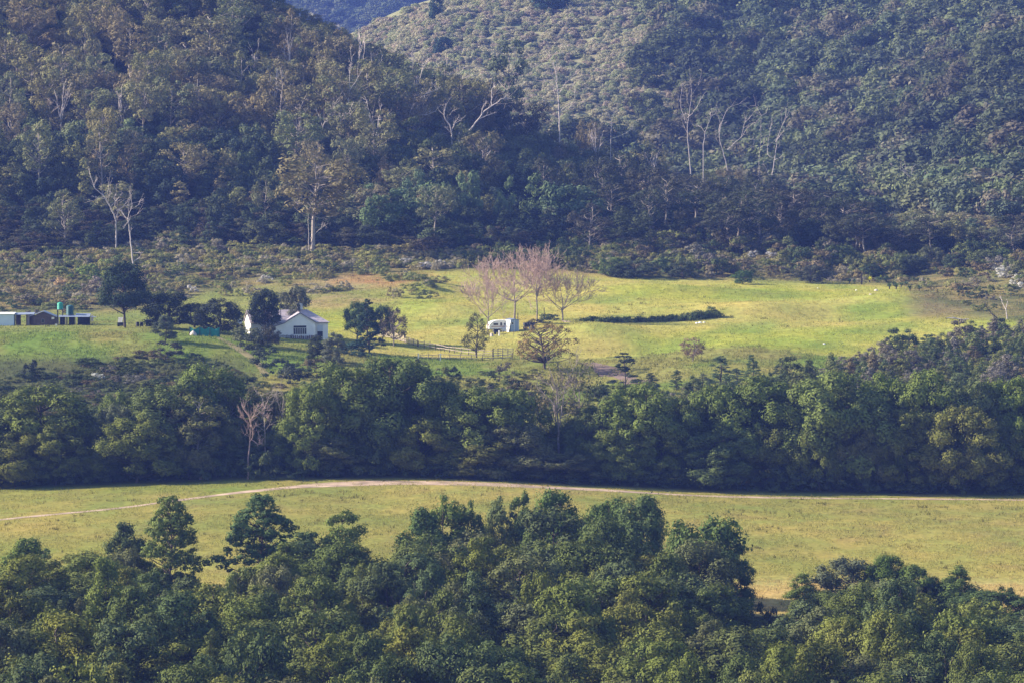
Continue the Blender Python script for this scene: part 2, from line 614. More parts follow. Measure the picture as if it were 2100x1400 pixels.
def clump_leaves(cl, rng, n_per, flat=.8, bias=1.7, low=-.45):
    """cl: list of (centre, radius). Leaves over the upper shell of every clump."""
    Cs, Ns, Ts = [], [], []
    for c, r in cl:
        n = max(8, int(n_per * r * r))
        d = unit(rng.normal(size=(int(n * 1.7) + 6, 3)))
        d = d[d[:, 2] > low][:n]
        rr = r * rng.uniform(.62, 1.0, len(d)) ** .5 * (1 + .17 * rng.normal(size=len(d)))
        lump = 1 + .30 * np.sin(d[:, 0] * 4 + c[0] * 3) * np.sin(d[:, 1] * 4 + c[2] * 5) + .14 * np.sin(d[:, 2] * 7 + c[1] * 4 + d[:, 0] * 5)
        Cs.append(np.asarray(c) + d * (rr * lump)[:, None] * np.array([1, 1, flat]))
        Ns.append(d * bias + rng.normal(size=d.shape) * .42 + np.array([0, 0, .15]))
        Ts.append(np.clip(rng.normal(rng.uniform(.38, .62), .14, len(d)), 0, 1))
    return np.concatenate(Cs), np.concatenate(Ns), np.concatenate(Ts)


def curve_pts(a, b, rng, sag=.15, n=4):
    a, b = np.asarray(a, float), np.asarray(b, float)
    t = np.linspace(0, 1, n)[:, None]
    L_ = np.linalg.norm(b - a)
    mid = rng.normal(size=3) * L_ * sag * np.array([1, 1, .4])
    return a * (1 - t) + b * t + 4 * t * (1 - t) * mid


PROFILE = {
    'dome': lambda h: np.sqrt(np.clip(1 - (np.abs(h - .42) / .60) ** 2.2, 0, 1)),
    'cone': lambda h: np.clip(1.04 - h, 0, 1) ** .75 * (0.82 + .18 * np.sin(h * 22)),
    'column': lambda h: np.clip(np.minimum(h * 4 + .35, (1.05 - h) * 3), 0, 1) ** .6,
    'umbrella': lambda h: np.clip(.35 + .75 * np.sin(np.clip(h, 0, 1) * 2.2), 0, 1) * np.clip((1.12 - h) * 4, 0, 1) ** .5,
    'spire': lambda h: np.clip((1.06 - h) * 1.75, 0, 1) ** .75 * (.85 + .15 * np.sin(h * 20)),
    'egg': lambda h: np.sqrt(np.clip(1 - (np.abs(h - .36) / .66) ** 2, 0, 1)),
    'ragged': lambda h: np.clip(.5 + .5 * np.sin(h * 9 + 1), 0, 1) * np.clip((1.1 - h) * 2, 0, 1) ** .5 * .6 + .4 * np.clip(1.05 - h, 0, 1),
}


def make_tree(kind, seed, H=10., R=3., base=.2, prof='dome', K=36, cr=1.0, npc=230, ln=.30, wd=.17, flat=.92, inner=.42,
              bark=None, leaf=None, trunk_r=.18, gap=.8, low=-.72, limbs=True, lobes=.28):
    """A tree standing on the origin: (crown mesh, trunk mesh, H, R). Clumps of leaves on an irregular envelope, limbs that reach into them."""
    rng = np.random.default_rng(seed)
    P = PROFILE[prof]
    ph, kk = rng.uniform(0, 6.28, 3), rng.integers(2, 5)
    cl = []
    tries = 0
    while len(cl) < K and tries < K * 60:
        tries += 1
        h = rng.uniform(0, 1)
        a = rng.uniform(0, 6.283)
        env = P(h) * (1 + lobes * np.sin(kk * a + ph[0]) * np.sin(5 * h + ph[1]) + .5 * lobes * np.sin((kk + 3) * a + ph[2] + 6 * h))
        if env < .05:
            continue
        r = R * env * math.sqrt(rng.uniform(inner, 1))
        c = np.array([r * math.cos(a), r * math.sin(a), H * (base + (1 - base) * h * .96)])
        rad = cr * rng.uniform(.5, 1.3) * (.65 + .35 * env)
        if all(np.linalg.norm((c - o) * (1, 1, 1.25)) > gap * (rad + q) * .62 for o, q in cl):
            cl.append((c, rad))
    C, Nn, T = clump_leaves(cl, rng, npc, flat, low=low)
    V, Fq = leaf_quads(C, Nn, ln, wd, rng)
    crown = fast_mesh(kind + '_crown', V, Fq, leaf or M_LEAF)
    face_tint(crown, T)
    tb = Tubes()
    top = H * (base + (1 - base) * .86)
    zz = np.linspace(-.6, top, 6)
    wob = np.cumsum(rng.normal(size=(6, 2)) * R * .05, 0)
    tr = np.column_stack([wob[:, 0], wob[:, 1], zz])
    tr[:2, :2] = 0
    tb.add(tr, np.linspace(trunk_r, trunk_r * .2, 6), 6)
    if limbs:
        for c, rad in cl[::1 if K < 40 else 2]:
            zs = np.clip(c[2] - np.hypot(c[0], c[1]) * rng.uniform(.5, 1.1), H * base * .6, top)
            s = np.array([np.interp(zs, zz, tr[:, 0]), np.interp(zs, zz, tr[:, 1]), zs])
            tb.add(curve_pts(s, c + np.array([0, 0, rad * .3]), rng), np.linspace(trunk_r * .38, .02, 4), 4)
    trunk = tb.build(kind + '_trunk', bark or M_BARK)
    return crown, trunk, H, R


PROTO = {}


def protos(kind, n, **kw):
    PROTO[kind] = [make_tree(kind, hash_seed(kind) + 31 * i, **{k: (v[i % len(v)] if isinstance(v, list) else v) for k, v in kw.items()}) for i in range(n)]


def hash_seed(s):
    return sum((i + 1) * ord(c) for i, c in enumerate(s))


protos('wattle', 8, H=10., R=[3.0, 3.3, 2.8, 3.2], base=[.16, .10, .2, .14], prof=['egg', 'egg', 'dome', 'spire'], K=[40, 44, 34, 46], cr=[1.12, 1.22, 1.05, 1.0], npc=430, gap=.70, ln=.29, wd=.165, trunk_r=.16)
protos('slim_wattle', 4, H=10., R=2.1, base=.10, prof=['spire', 'egg'], K=46, cr=.85, npc=420, gap=.68, ln=.28, wd=.16, trunk_r=.13)
protos('belt', 6, H=14., R=[4.6, 5.0, 4.3], base=[.14, .20, .10], prof=['dome', 'egg'], K=66, cr=[1.35, 1.5, 1.25], npc=360, ln=.34, wd=.195, trunk_r=.24, gap=.74)
protos('airy', 3, H=12., R=3.2, base=.10, prof='spire', K=190, cr=.58, npc=360, ln=.30, wd=.14, trunk_r=.14, gap=.72, flat=.7)
protos('pine', 3, H=11., R=2.5, base=.1, prof='cone', K=60, cr=.6, npc=420, ln=.34, wd=.09, trunk_r=.16, gap=.9, flat=.7)
protos('shrub', 8, H=2.6, R=[1.6, 1.9, 1.4, 2.1], base=.12, prof=['dome', 'egg'], K=14, cr=.62, npc=330, ln=.28, wd=.17, trunk_r=.05, low=-.2)
protos('round', 4, H=8., R=3.4, base=.16, prof=['dome', 'egg'], K=48, cr=.95, npc=260, ln=.34, wd=.19, trunk_r=.22)
protos('gum', 8, H=18., R=[3.6, 4.4, 3.0, 4.0], base=[.42, .35, .3, .5], prof=['umbrella', 'egg', 'dome', 'umbrella'], K=[30, 34, 28, 26], cr=[1.25, 1.2, 1.1, 1.35], npc=80, ln=.62, wd=.26, trunk_r=.24, bark=M_BARK_PALE, leaf=M_LEAF_FAR, gap=1.0)
protos('regrowth', 6, H=13., R=[2.1, 1.8, 2.5], base=.12, prof=['column', 'cone', 'egg'], K=26, cr=1.05, npc=85, ln=.58, wd=.25, trunk_r=.16, bark=M_TRUNK_GREY, leaf=M_LEAF_FAR)
protos('forest', 7, H=11., R=[3.2, 3.6, 2.8], base=.1, prof=['dome', 'egg', 'cone'], K=28, cr=1.3, npc=95, ln=.60, wd=.34, trunk_r=.2, leaf=M_LEAF_FAR)
protos('hillbush', 6, H=8., R=[3.6, 4.2, 3.2], base=.05, prof=['dome', 'egg'], K=26, cr=1.5, npc=40, ln=.85, wd=.5, trunk_r=.2, leaf=M_LEAF_FAR, limbs=False)
protos('scrub_tree', 4, H=6., R=2.0, base=.08, prof=['egg', 'cone'], K=26, cr=.75, npc=280, ln=.34, wd=.19, trunk_r=.09)

GREENS = [(.088, .104, .029), (.072, .091, .030), (.102, .112, .029), (.059, .079, .035), (.088, .096, .043)]
GREENWORD = ['olive green', 'deep green', 'yellow green', 'dark bluish green', 'grey green']


def jit(c, s=.12):
    f = random.uniform(1 - s, 1 + s)
    return (c[0] * f * random.uniform(.94, 1.06), c[1] * f, c[2] * f * random.uniform(.9, 1.1))


def plant(kind, name, x, Y, h, w, color, label, cat, group=None, parts=True, lean=0.0, sink=.1, idx=None, rz=None):
    """One tree or shrub: an Empty with trunk and crown, or one mesh when it is too small to show them."""
    pr = PROTO[kind]
    crown, trunk, H, R = pr[random.randrange(len(pr)) if idx is None else idx % len(pr)]
    z = float(ground(x, Y)) - sink
    rz = random.uniform(0, 6.283) if rz is None else rz
    if parts:
        o = thing(name, label, cat, (x, Y, z), rz, group)
        t = link('trunk', trunk, o)
        c = link('crown', crown, o)
    else:
        o = c = tag(link(name, crown), label, cat, group)
        o.location = (x, Y, z)
        o.rotation_euler = (0, 0, rz)
    o.rotation_euler[0] = random.gauss(0, .03) + lean
    o.rotation_euler[1] = random.gauss(0, .03)
    s = w / (2 * R)
    o.scale = (s, s, h / H)
    c.color = (*color, 1)
    return o


def tree_px(kind, name, px, Y, top, wpx, color, label, cat, group=None, **kw):
    """A tree standing at depth Y whose top reaches pixel row `top` and whose crown is wpx pixels wide."""
    x = (px - 1050) / F * Y
    h = max(1.0, at(px, top, Y).z - float(ground(x, Y)) + .1)
    return plant(kind, name, x, Y, h, wpx * mpp(Y), color, label, cat, group, **kw)


def spread(x0, x1, y0, y1, gap, rng, keep=None, jitter=.42):
    """Jittered grid of points (x, Y)."""
    out = []
    r = 0
    y = y0
    while y < y1:
        x = x0 + (gap * .5 if r % 2 else 0)
        while x < x1:
            p = (x + rng.uniform(-jitter, jitter) * gap, y + rng.uniform(-jitter, jitter) * gap)
            if keep is None or keep(*p):
                out.append(p)
            x += gap
        y += gap * .87
        r += 1
    return out

# ------------------------------------------------------------------ foreground wood
FG_SIL = np.array([(-100, 1130), (0, 1135), (50, 1105), (110, 1130), (170, 1118), (220, 1100), (255, 1075), (290, 1110), (320, 1150), (420, 1170), (455, 1180), (480, 1100), (560, 1090), (620, 1085), (660, 1078), (740, 1095),
                   (760, 1120), (800, 1090), (850, 1045), (900, 1020), (1000, 1030), (1072, 1025), (1150, 1020), (1250, 1020), (1320, 1035), (1350, 1090), (1400, 1075), (1440, 1065), (1490, 1090), (1520, 1160), (1535, 1255), (1580, 1250),
                   (1610, 1225), (1650, 1185), (1700, 1165), (1745, 1150), (1800, 1160), (1880, 1158), (1930, 1175), (1975, 1165), (2010, 1210), (2060, 1215), (2100, 1240), (2200, 1250)], float)
KEYS = [  # kind, px, Y, top, width px, colour, label
    ('airy', 350, 596, 1008, 150, (.088, .112, .035), 'tall airy feathery tree standing above the left end of the foreground wood'),
    ('airy', 525, 598, 1003, 175, (.055, .085, .036), 'dark conical feathery tree rising over the field, right of the airy one'),
    ('wattle', 255, 603, 1068, 95, (.055, .075, .034), 'dark rounded wattle just left of the tall airy tree'),
    ('wattle', 52, 598, 1103, 125, (.08, .11, .03), 'olive wattle at the wood edge nearest the left side of the field'),
    ('wattle', 625, 602, 1086, 110, (.052, .08, .036), 'dark green wattle leaning on the right side of the dark conical tree'),
    ('slim_wattle', 706, 604, 1044, 85, (.085, .112, .032), 'slender olive wattle standing alone above the wood, right of the dark conical tree'),
    ('wattle', 862, 605, 1040, 130, (.06, .09, .032), 'deep green wattle with visible branches at the wood edge below the track bend'),
    ('slim_wattle', 908, 608, 1013, 80, (.075, .105, .03), 'tall narrow wattle crown touching the field behind the branchy deep green one'),
    ('slim_wattle', 962, 610, 1023, 62, (.06, .085, .03), 'thin dark wattle with see-through crown in the middle of the wood edge'),
    ('slim_wattle', 1030, 612, 1014, 72, (.08, .10, .042), 'pale grey green slender tree, thin stem showing below its crown'),
    ('slim_wattle', 1072, 612, 1007, 52, (.07, .10, .034), 'narrowest pointed tree on the crest of the wood edge'),
    ('wattle', 1150, 612, 1013, 110, (.06, .092, .028), 'flat topped deep green wattle beside the narrow pointed tree'),
    ('wattle', 1248, 610, 1014, 105, (.065, .095, .03), 'bushy green wattle reaching the field near the right end of the edge'),
    ('wattle', 1312, 606, 1022, 120, (.062, .088, .034), 'spreading dark green wattle at the right end of the wood edge'),
    ('wattle', 1225, 592, 1080, 130, (.078, .108, .033), 'domed olive wattle standing in front of the bushy wood edge'),
    ('round', 1440, 592, 1060, 165, (.066, .095, .03), 'largest isolated wattle with layered crown before the open field'),
    ('slim_wattle', 1508, 590, 1122, 70, (.058, .085, .032), 'small dark tree hugging the right flank of the largest layered wattle'),
    ('round', 1745, 600, 1143, 120, (.075, .088, .055), 'fine leaved dark grey green dome at the top of the right hand thicket'),
    ('slim_wattle', 1652, 598, 1174, 62, (.088, .115, .034), 'little olive wattle on the left shoulder of the right hand thicket'),
    ('wattle', 1825, 598, 1141, 85, (.065, .098, .025), 'bright topped wattle just behind the fine leaved dome'),
    ('wattle', 1885, 596, 1157, 105, (.075, .105, .03), 'broad olive wattle crowning the right hand thicket'),
    ('slim_wattle', 1968, 594, 1158, 85, (.066, .094, .028), 'dark wattle with bare lower stem set against the tan grass'),
    ('wattle', 2045, 588, 1213, 140, (.052, .078, .028), 'dark broad wattle at the right border of the tan grass'),
    ('pine', 425, 560, 1215, 110, (.042, .075, .035), 'blue green young pine tucked among wattles under the tall airy tree'),
    ('round', 490, 580, 1163, 70, (.098, .118, .04), 'yellowish leafy shrub tree at the foot of the dark conical tree'),
    ('pine', 95, 590, 1120, 70, (.06, .09, .034), 'small spiky pine at the left field edge'),
]
used = []
for kind, px, Y, top, wp, colr, lab in KEYS:
    o = tree_px(kind, 'pine_tree' if kind == 'pine' else 'wattle_tree', px, Y, top, wp, colr, lab, 'pine' if kind == 'pine' else 'wattle')
    used.append((o.location.x, o.location.y, wp * mpp(Y) * .5))
rng = np.random.default_rng(21)


def fg_keep(x, Y):
    p = px_of(x, Y)
    if p < -170 or p > 2230:
        return False
    if 1500 < p < 1680 and Y > 577 + abs(p - 1590) * .06:
        return False
    if 400 < p < 470 and Y > 588:
        return False
    if any((x - a) ** 2 + ((Y - b) * .8) ** 2 < (r * .85) ** 2 for a, b, r in used):
        return False
    return True


n_fg = 0
CROWD_FG = []
for x, Y in spread(-62, 62, 478, 604, 6.8, rng, fg_keep):
    p = px_of(x, Y)
    g = float(ground(x, Y))
    lim = np.interp([p - 40, p, p + 40], FG_SIL[:, 0], FG_SIL[:, 1]).max()
    hmax = at(p, lim + rng.uniform(4, 60), Y).z - g
    h = min(5.5 + 6.8 * rng.random() ** .8, hmax)
    if row_of(g + h, Y) > 1450 or h < 2.2:
        continue
    k = int(rng.choice(5, p=[.34, .22, .16, .14, .14]))
    u = rng.random()
    kind = 'wattle' if u < .72 else ('slim_wattle' if u < .84 else ('airy' if u < .88 else ('round' if u < .95 else 'pine')))
    w = (rng.uniform(5.4, 8.8) if kind in ('wattle', 'round') else rng.uniform(3.4, 5)) * (min(h, 9) / 9) ** .4
    colr = jit(GREENS[k])
    shape = {'wattle': 'billowy', 'slim_wattle': 'slender', 'airy': 'feathery', 'round': 'round', 'pine': 'soft'}[kind]
    nm_, ct_ = {'wattle': ('wattle_tree', 'wattle'), 'slim_wattle': ('slender_wattle', 'slender wattle'), 'airy': ('feathery_tree', 'feathery tree'), 'round': ('round_wattle', 'round wattle'), 'pine': ('pine_tree', 'pine')}[kind]
    SP_ = 'pine' if kind == 'pine' else 'wattle'
    o = plant(kind, nm_, x, Y, h, w, colr, '%s %s %s crowded in the foreground wood' % (shape, GREENWORD[k], SP_), ct_,
              '%s %s %ss of the foreground wood' % (shape, GREENWORD[k], SP_))
    CROWD_FG.append((o, p, row_of(g + h * .8, Y), '%s %s %s' % (shape, GREENWORD[k], SP_)))
    n_fg += 1
# shrubs under and between them
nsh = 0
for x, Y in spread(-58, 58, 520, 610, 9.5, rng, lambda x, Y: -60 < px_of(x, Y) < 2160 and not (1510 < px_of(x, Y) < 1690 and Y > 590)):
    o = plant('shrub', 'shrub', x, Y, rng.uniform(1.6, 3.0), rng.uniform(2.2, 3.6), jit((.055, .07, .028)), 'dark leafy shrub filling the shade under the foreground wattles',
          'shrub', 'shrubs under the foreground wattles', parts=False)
    CROWD_FG.append((o, px_of(x, Y), row_of(float(ground(x, Y)) + 1, Y), 'dark leafy shrub'))
    nsh += 1
print('foreground trees', n_fg, 'shrubs', nsh)

# a bare grey sapling among them
def twig_tree(name, label, cat, loc, h, spread_w, seed, col=None, depth=5, r0=.09, first=.25, up=.5, kids=(3, 4), bark=None, fan=.75, nostem=False, minr=.016, group=None, length=.40, nb=6):
    rg = np.random.default_rng(seed)
    tb, tw = Tubes(), Tubes()

    def grow(p, d, L_, r, lv):
        n = 4
        pts = [p]
        dd = d.copy()
        for _ in range(n - 1):
            dd = unit(dd + rg.normal(size=3) * .12 + np.array([0, 0, up * .16]))
            pts.append(pts[-1] + dd * L_ / (n - 1))
        (tb if lv < 2 else tw).add(pts, np.linspace(r, max(r * .55, minr), n), 5 if lv < 2 else 3)
        if lv >= depth:
            return
        for _ in range(int(rg.integers(kids[0], kids[1] + 1))):
            f = rg.uniform(.35, 1.0)
            k = f * (n - 1)
            i = min(int(k), n - 2)
            q = pts[i] + (pts[i + 1] - pts[i]) * (k - i)
            nd = unit(dd + rg.normal(size=3) * fan + np.array([0, 0, up * .35]))
            grow(q, nd, L_ * rg.uniform(.55, .78), max(r * .5, minr), lv + 1)
        grow(pts[-1], unit(dd + rg.normal(size=3) * .25), L_ * .72, max(r * .55, minr), lv + 1)

    stem = h * first
    o = thing(name, label, cat, loc, 0, group)
    tb.add([(0, 0, -.4), (rg.normal() * .1, 0, stem * .5), (rg.normal() * .15, 0, stem)], [r0 * 1.2, r0, r0 * .85], 7)
    for i in range(nb):
        a = i * 2.4 + rg.uniform(0, .6)
        d = unit(np.array([math.cos(a) * spread_w, math.sin(a) * spread_w, 1.0]))
        grow(np.array([0, 0, stem * rg.uniform(.72 if nb > 4 else .45, 1.0)]), d, (h - stem) * length, r0 * .5, 1)
    grow(np.array([0, 0, stem]), np.array([0.02, 0, 1.0]), (h - stem) * .42, r0 * .7, 1)
    t = link('trunk', tb.build('bare_trunk', bark or M_TRUNK_GREY), o)
    link('twigs', tw.build('bare_twigs', col or M_TWIG), o)
    return o


def gpoint(px, row, y0=560, y1=2300, sink=0.0):
    p = hit(px, row, y0, y1)
    return Vector((p.x, p.y, p.z - sink))


p = at(860, 1300, 560)
p.z = float(ground(p.x, p.y))
twig_tree('bare_sapling', 'leafless grey sapling poking out among the green wattles', 'sapling', p, 8.2, .35, 4, col=M_TRUNK_GREY, depth=4, r0=.07, first=.3, up=.9, fan=.4)

# ------------------------------------------------------------------ belt of tall trees behind the track
BELT = np.array([(-150, 800), (0, 802), (60, 782), (110, 790), (165, 828), (200, 850), (240, 812), (290, 795), (340, 768), (400, 752), (470, 765), (500, 815), (560, 850), (592, 822), (640, 790), (690, 742), (760, 742), (830, 735),
                 (870, 770), (905, 800), (950, 798), (985, 800), (1040, 795), (1085, 830), (1120, 840), (1200, 832), (1250, 820), (1290, 790), (1340, 800), (1400, 822), (1440, 795), (1500, 788), (1560, 772), (1620, 778), (1650, 792), (1690, 772),
                 (1740, 782), (1810, 764), (1850, 785), (1905, 768), (1950, 785), (2000, 778), (2035, 790), (2070, 774), (2120, 790), (2250, 790)], float)
EDGE = np.array([(-200, 1004), (0, 1002), (350, 990), (650, 984), (800, 980), (930, 982), (1100, 990), (1300, 1000), (1500, 1008), (1800, 1014), (2100, 1016), (2300, 1017)], float)
BELTKEY = [  # px, depth offset, top row, width px, kind, colour, label
    (85, 6, 788, 190, 'belt', (.088, .108, .03), 'broad dark wattle with sunlit shoulders at the left end of the belt'),
    (235, 3, 832, 95, 'belt', (.085, .098, .055), 'smaller silvery green tree in the gap near the left end of the belt'),
    (245, 12, 806, 70, 'belt', (.092, .118, .035), 'light green pointed tree just behind the silvery one'),
    (345, 6, 778, 170, 'belt', (.075, .095, .033), 'rounded dark tree right of the silvery one in the belt'),
    (420, 14, 752, 170, 'belt', (.082, .108, .03), 'tall tree whose sunlit top overlaps the shrubby slope'),
    (410, 2, 806, 100, 'gum', (.085, .092, .036), 'brownish green thin crowned gum at the front of the belt'),
    (635, 3, 790, 120, 'belt', (.10, .125, .032), 'bright olive tree right of the bare pale stems'),
    (715, 6, 740, 160, 'belt', (.084, .108, .030), 'tall sunlit tree with stacked billows below the house garden'),
    (810, 5, 735, 180, 'belt', (.066, .09, .030), 'tallest darkest tree of the belt, below the conical garden tree'),
    (900, 9, 780, 120, 'belt', (.07, .092, .032), 'dark tree filling the dip beside the tallest belt tree'),
    (990, 4, 792, 150, 'belt', (.094, .118, .032), 'sunlit olive tree in the belt straight below the paddock fence'),
    (1050, 7, 796, 110, 'belt', (.085, .112, .032), 'second olive crown adjoining the one below the paddock fence'),
    (1210, 8, 836, 120, 'belt', (.078, .098, .036), 'low dull green tree right of the sparse pale limbed gum'),
    (1310, 4, 785, 150, 'belt', (.09, .118, .032), 'bright green tree in the belt under the dark tiered conifer'),
    (1400, 8, 815, 110, 'belt', (.076, .10, .032), 'low tree between two brighter crowns right of centre in the belt'),
    (1470, 5, 786, 120, 'belt', (.09, .118, .032), 'yellow green crown left of the big square topped tree'),
    (1570, 5, 770, 170, 'belt', (.08, .105, .028), 'big square topped dark tree in the right half of the belt'),
    (1715, 3, 768, 200, 'belt', (.096, .122, .036), 'widest rounded tree of the belt with its left side in full sun'),
    (1815, 8, 762, 110, 'belt', (.092, .122, .030), 'tree with a bright knob of a top behind the widest rounded one'),
    (1905, 6, 766, 150, 'belt', (.094, .122, .032), 'bright topped tree next to the widest rounded one, toward the right end'),
    (1985, 4, 780, 130, 'belt', (.08, .10, .04), 'grey green crowned tree near the right end of the belt'),
    (2075, 5, 772, 130, 'belt', (.098, .128, .03), 'yellow green tree ending the belt on the right'),
]
busy = []
for px, off, top, wp, kind, colr, lab in BELTKEY:
    e = hit(px, float(np.interp(px, EDGE[:, 0], EDGE[:, 1])), 620, 830)
    tree_px(kind, 'belt_tree', px, e.y + off + 3, top, wp, colr, lab, 'tall tree')
    busy.append(px)
nb = 0
CROWD_BELT = []
for k, (off, gap) in enumerate([(4, 96), (13, 84), (23, 90)]):
    px = -150.0
    while px < 2250:
        px += gap * rng.uniform(.75, 1.25)
        lim = float(np.interp([px - 50, px, px + 50], BELT[:, 0], BELT[:, 1]).max())
        if k == 0 and 420 < px < 585:
            continue
        if 1085 < px < 1200 and k > 0:
            lim = max(lim, 850)
        e = hit(px, float(np.interp(px, EDGE[:, 0], EDGE[:, 1])), 620, 830)
        i = int(rng.integers(0, 5))
        top = lim + (rng.uniform(25, 95) if k == 0 else rng.uniform(6, 40))
        o = tree_px('belt', 'belt_tree', px, e.y + off + rng.uniform(-2, 2), top, rng.uniform(95, 150), jit(GREENS[i]),
                '%s tree of the dark belt behind the dirt track' % GREENWORD[i], 'tall tree', '%s trees of the belt behind the track' % GREENWORD[i])
        nb += 1
        CROWD_BELT.append((o, px, top + 60, '%s tree' % GREENWORD[i]))
for j in range(74):                                     # understorey of the belt
    px = -120 + j * 31 + rng.uniform(-14, 14)
    e = hit(px, float(np.interp(px, EDGE[:, 0], EDGE[:, 1])), 620, 830)
    o = plant('shrub', 'shrub', (px - 1050) / F * (e.y + 2), e.y + rng.uniform(1, 4), rng.uniform(1.6, 4.2), rng.uniform(3, 5), jit((.05, .062, .03)),
          'dark shrub at the foot of the tree belt beside the track', 'shrub', 'shrubs at the foot of the tree belt', parts=False)
    CROWD_BELT.append((o, px, 985, 'dark shrub'))
print('belt', nb)


def branch_tree(name, label, cat, lists, T, Y, r0, mat, seed, group=None, twigs=3, crown=None):
    """Bare tree built from limb polylines given in picture coordinates (T maps them to pixels); depth wanders along every limb."""
    rg = np.random.default_rng(seed)
    tb = Tubes()
    made = []
    base = at(*T(*lists[0][0]), Y)
    gz = float(ground(base.x, Y))
    o = thing(name, label, cat, (base.x, Y, min(base.z, gz)), 0, group)
    org = np.array([base.x, Y, min(base.z, gz)])
    for li, pl in enumerate(lists):
        P2 = np.array([T(*q) for q in pl], float)
        n = max(6, len(P2) * 3)
        d = np.r_[0, np.cumsum(np.linalg.norm(np.diff(P2, axis=0), axis=1))]
        s = np.linspace(0, d[-1], n)
        P2 = np.stack([np.interp(s, d, P2[:, 0]), np.interp(s, d, P2[:, 1])], 1)
        P2[1:-1] = P2[1:-1] * .6 + (P2[:-2] + P2[2:]) * .2
        P2[1:] += rg.normal(size=(n - 1, 2)) * .5
        off, r = 0.0, r0
        if li:
            best = min(made, key=lambda m: np.hypot(m[0] - P2[0, 0], m[1] - P2[0, 1]))
            off, r = best[2], best[3] * .72
        L_ = d[-1] * mpp(Y)
        yo = off + np.linspace(0, 1, n) ** 1.2 * L_ * (rg.uniform(-.25, .25) if li == 0 else rg.choice([-1, 1]) * rg.uniform(.25, .7))
        rad = np.linspace(r, max(r * .28, .03), n)
        P3 = np.array([at(P2[i, 0], P2[i, 1], Y + yo[i])[:] for i in range(n)]) - org
        if li == 0:
            P3 = np.vstack([P3[0] * (1, 1, 0) + (0, 0, -1.0), P3]) if P3[0][2] > -.5 else P3
            rad = np.r_[r * 1.1, rad] if len(P3) > n else rad
        tb.add(P3, rad, 6)
        made += [(P2[i, 0], P2[i, 1], yo[i], rad[-n + i]) for i in range(n)]
        for _ in range(twigs):                            # fine twigs toward the end
            i = int(rg.integers(n // 2, n))
            q = P3[-n + i]
            dirn = unit(P3[-1] - P3[-n] + rg.normal(size=3) * L_ * .5)
            l2 = rg.uniform(.12, .3) * max(L_, 3)
            mid = q + dirn * l2 * .5 + rg.normal(size=3) * l2 * .08
            end = q + dirn * l2 + np.array([0, 0, l2 * .25])
            tb.add([q, mid, end], [.035, .028, .015], 3)
            for _ in range(2):
                e2 = mid + unit(dirn + rg.normal(size=3) * .6) * l2 * .5
                tb.add([mid, e2], [.022, .012], 3)
    link('trunk', tb.build('dead_limbs', mat), o)
    return o


# pale bare stems and thin trees in the belt
def Tz(ox, oy, s):
    return lambda x, y: (ox + x / s, oy + y / s)


TB = Tz(0, 700, 3.0)
eB = hit(520, 985, 620, 830).y
branch_tree('dead_tree', 'leafless pinkish grey tree with drooping twigs among the belt trees', 'dead tree',
            [[(1525, 840), (1530, 700), (1542, 560), (1540, 470), (1500, 410)], [(1540, 480), (1600, 430), (1640, 470)], [(1545, 600), (1600, 640), (1590, 560)], [(1545, 520), (1480, 440), (1470, 420)], [(1540, 500), (1580, 400), (1640, 420)]],
            TB, eB + 3, .16, M_TWIG, 3, twigs=22)
branch_tree('thin_bare_tree', 'thin pale forked stem just right of the leafless pinkish tree', 'dead tree',
            [[(1632, 820), (1630, 560), (1625, 380), (1610, 330)], [(1628, 400), (1660, 330)], [(1628, 360), (1590, 320)]], TB, eB + 6, .11, M_BARK_PALE, 5, twigs=8)
branch_tree('thin_bare_tree', 'slender pale stem with a bent top beside the bright olive belt tree', 'dead tree',
            [[(1742, 700), (1738, 480), (1745, 320), (1700, 290)], [(1738, 470), (1720, 400), (1690, 310)]], TB, eB + 12, .10, M_BARK_PALE, 6, twigs=8)
for px, top, wp, lab in [(472, 778, 42, 'lone thin gum on a long pale stem above the belt'), (540, 800, 75, 'pale wispy gum crown over the bare stems'), (572, 788, 50, 'second wispy gum right of the pale one over the bare stems')]:
    tree_px('gum', 'gum_tree', px, eB + 16, top, wp, (.105, .108, .05), lab, 'gum tree')
for px, top, wp in [(445, 880, 70), (500, 900, 80), (560, 890, 80), (470, 850, 60), (590, 860, 60)]:
    tree_px('slim_wattle', 'understorey_tree', px, eB + 8, top, wp, jit((.07, .088, .036)), 'thin green tree standing among the bare pale stems of the belt', 'tree', 'thin trees among the bare stems')
TC = Tz(700, 700, 3.0)
eC = hit(1150, 995, 620, 830).y + 12
branch_tree('sparse_gum', 'half bare gum with twin pale limbs standing above the belt', 'gum tree',
            [[(1340, 700), (1335, 520), (1325, 400), (1330, 310), (1300, 230), (1290, 190)], [(1340, 520), (1360, 400), (1370, 310), (1380, 250), (1420, 190), (1450, 130)], [(1330, 310), (1360, 250), (1350, 180)],
             [(1370, 320), (1420, 280), (1480, 250)], [(1325, 400), (1260, 330), (1210, 290)], [(1380, 260), (1440, 220), (1500, 170)], [(1350, 470), (1430, 430), (1490, 380)], [(1320, 290), (1270, 260), (1230, 230)], [(1340, 480), (1290, 470), (1270, 480)]],
            TC, eC, .20, M_TRUNK_GREY, 8, twigs=14)
PROTO['sparse'] = [make_tree('sparse', 400 + i, H=12, R=4.4, base=.35, prof='umbrella', K=46, cr=.8, npc=70, ln=.34, wd=.17, trunk_r=.16, gap=1.0, bark=M_TRUNK_GREY) for i in range(3)]
tree_px('sparse', 'sparse_tree', 1140, eC + 4, 760, 120, (.125, .11, .055), 'dull brownish thin crown wrapped round the half bare gum', 'tree', idx=0)
tree_px('sparse', 'sparse_tree', 1180, eC + 3, 738, 90, (.07, .08, .035), 'dark tufted crown at the top right of the half bare gum', 'tree', idx=1)

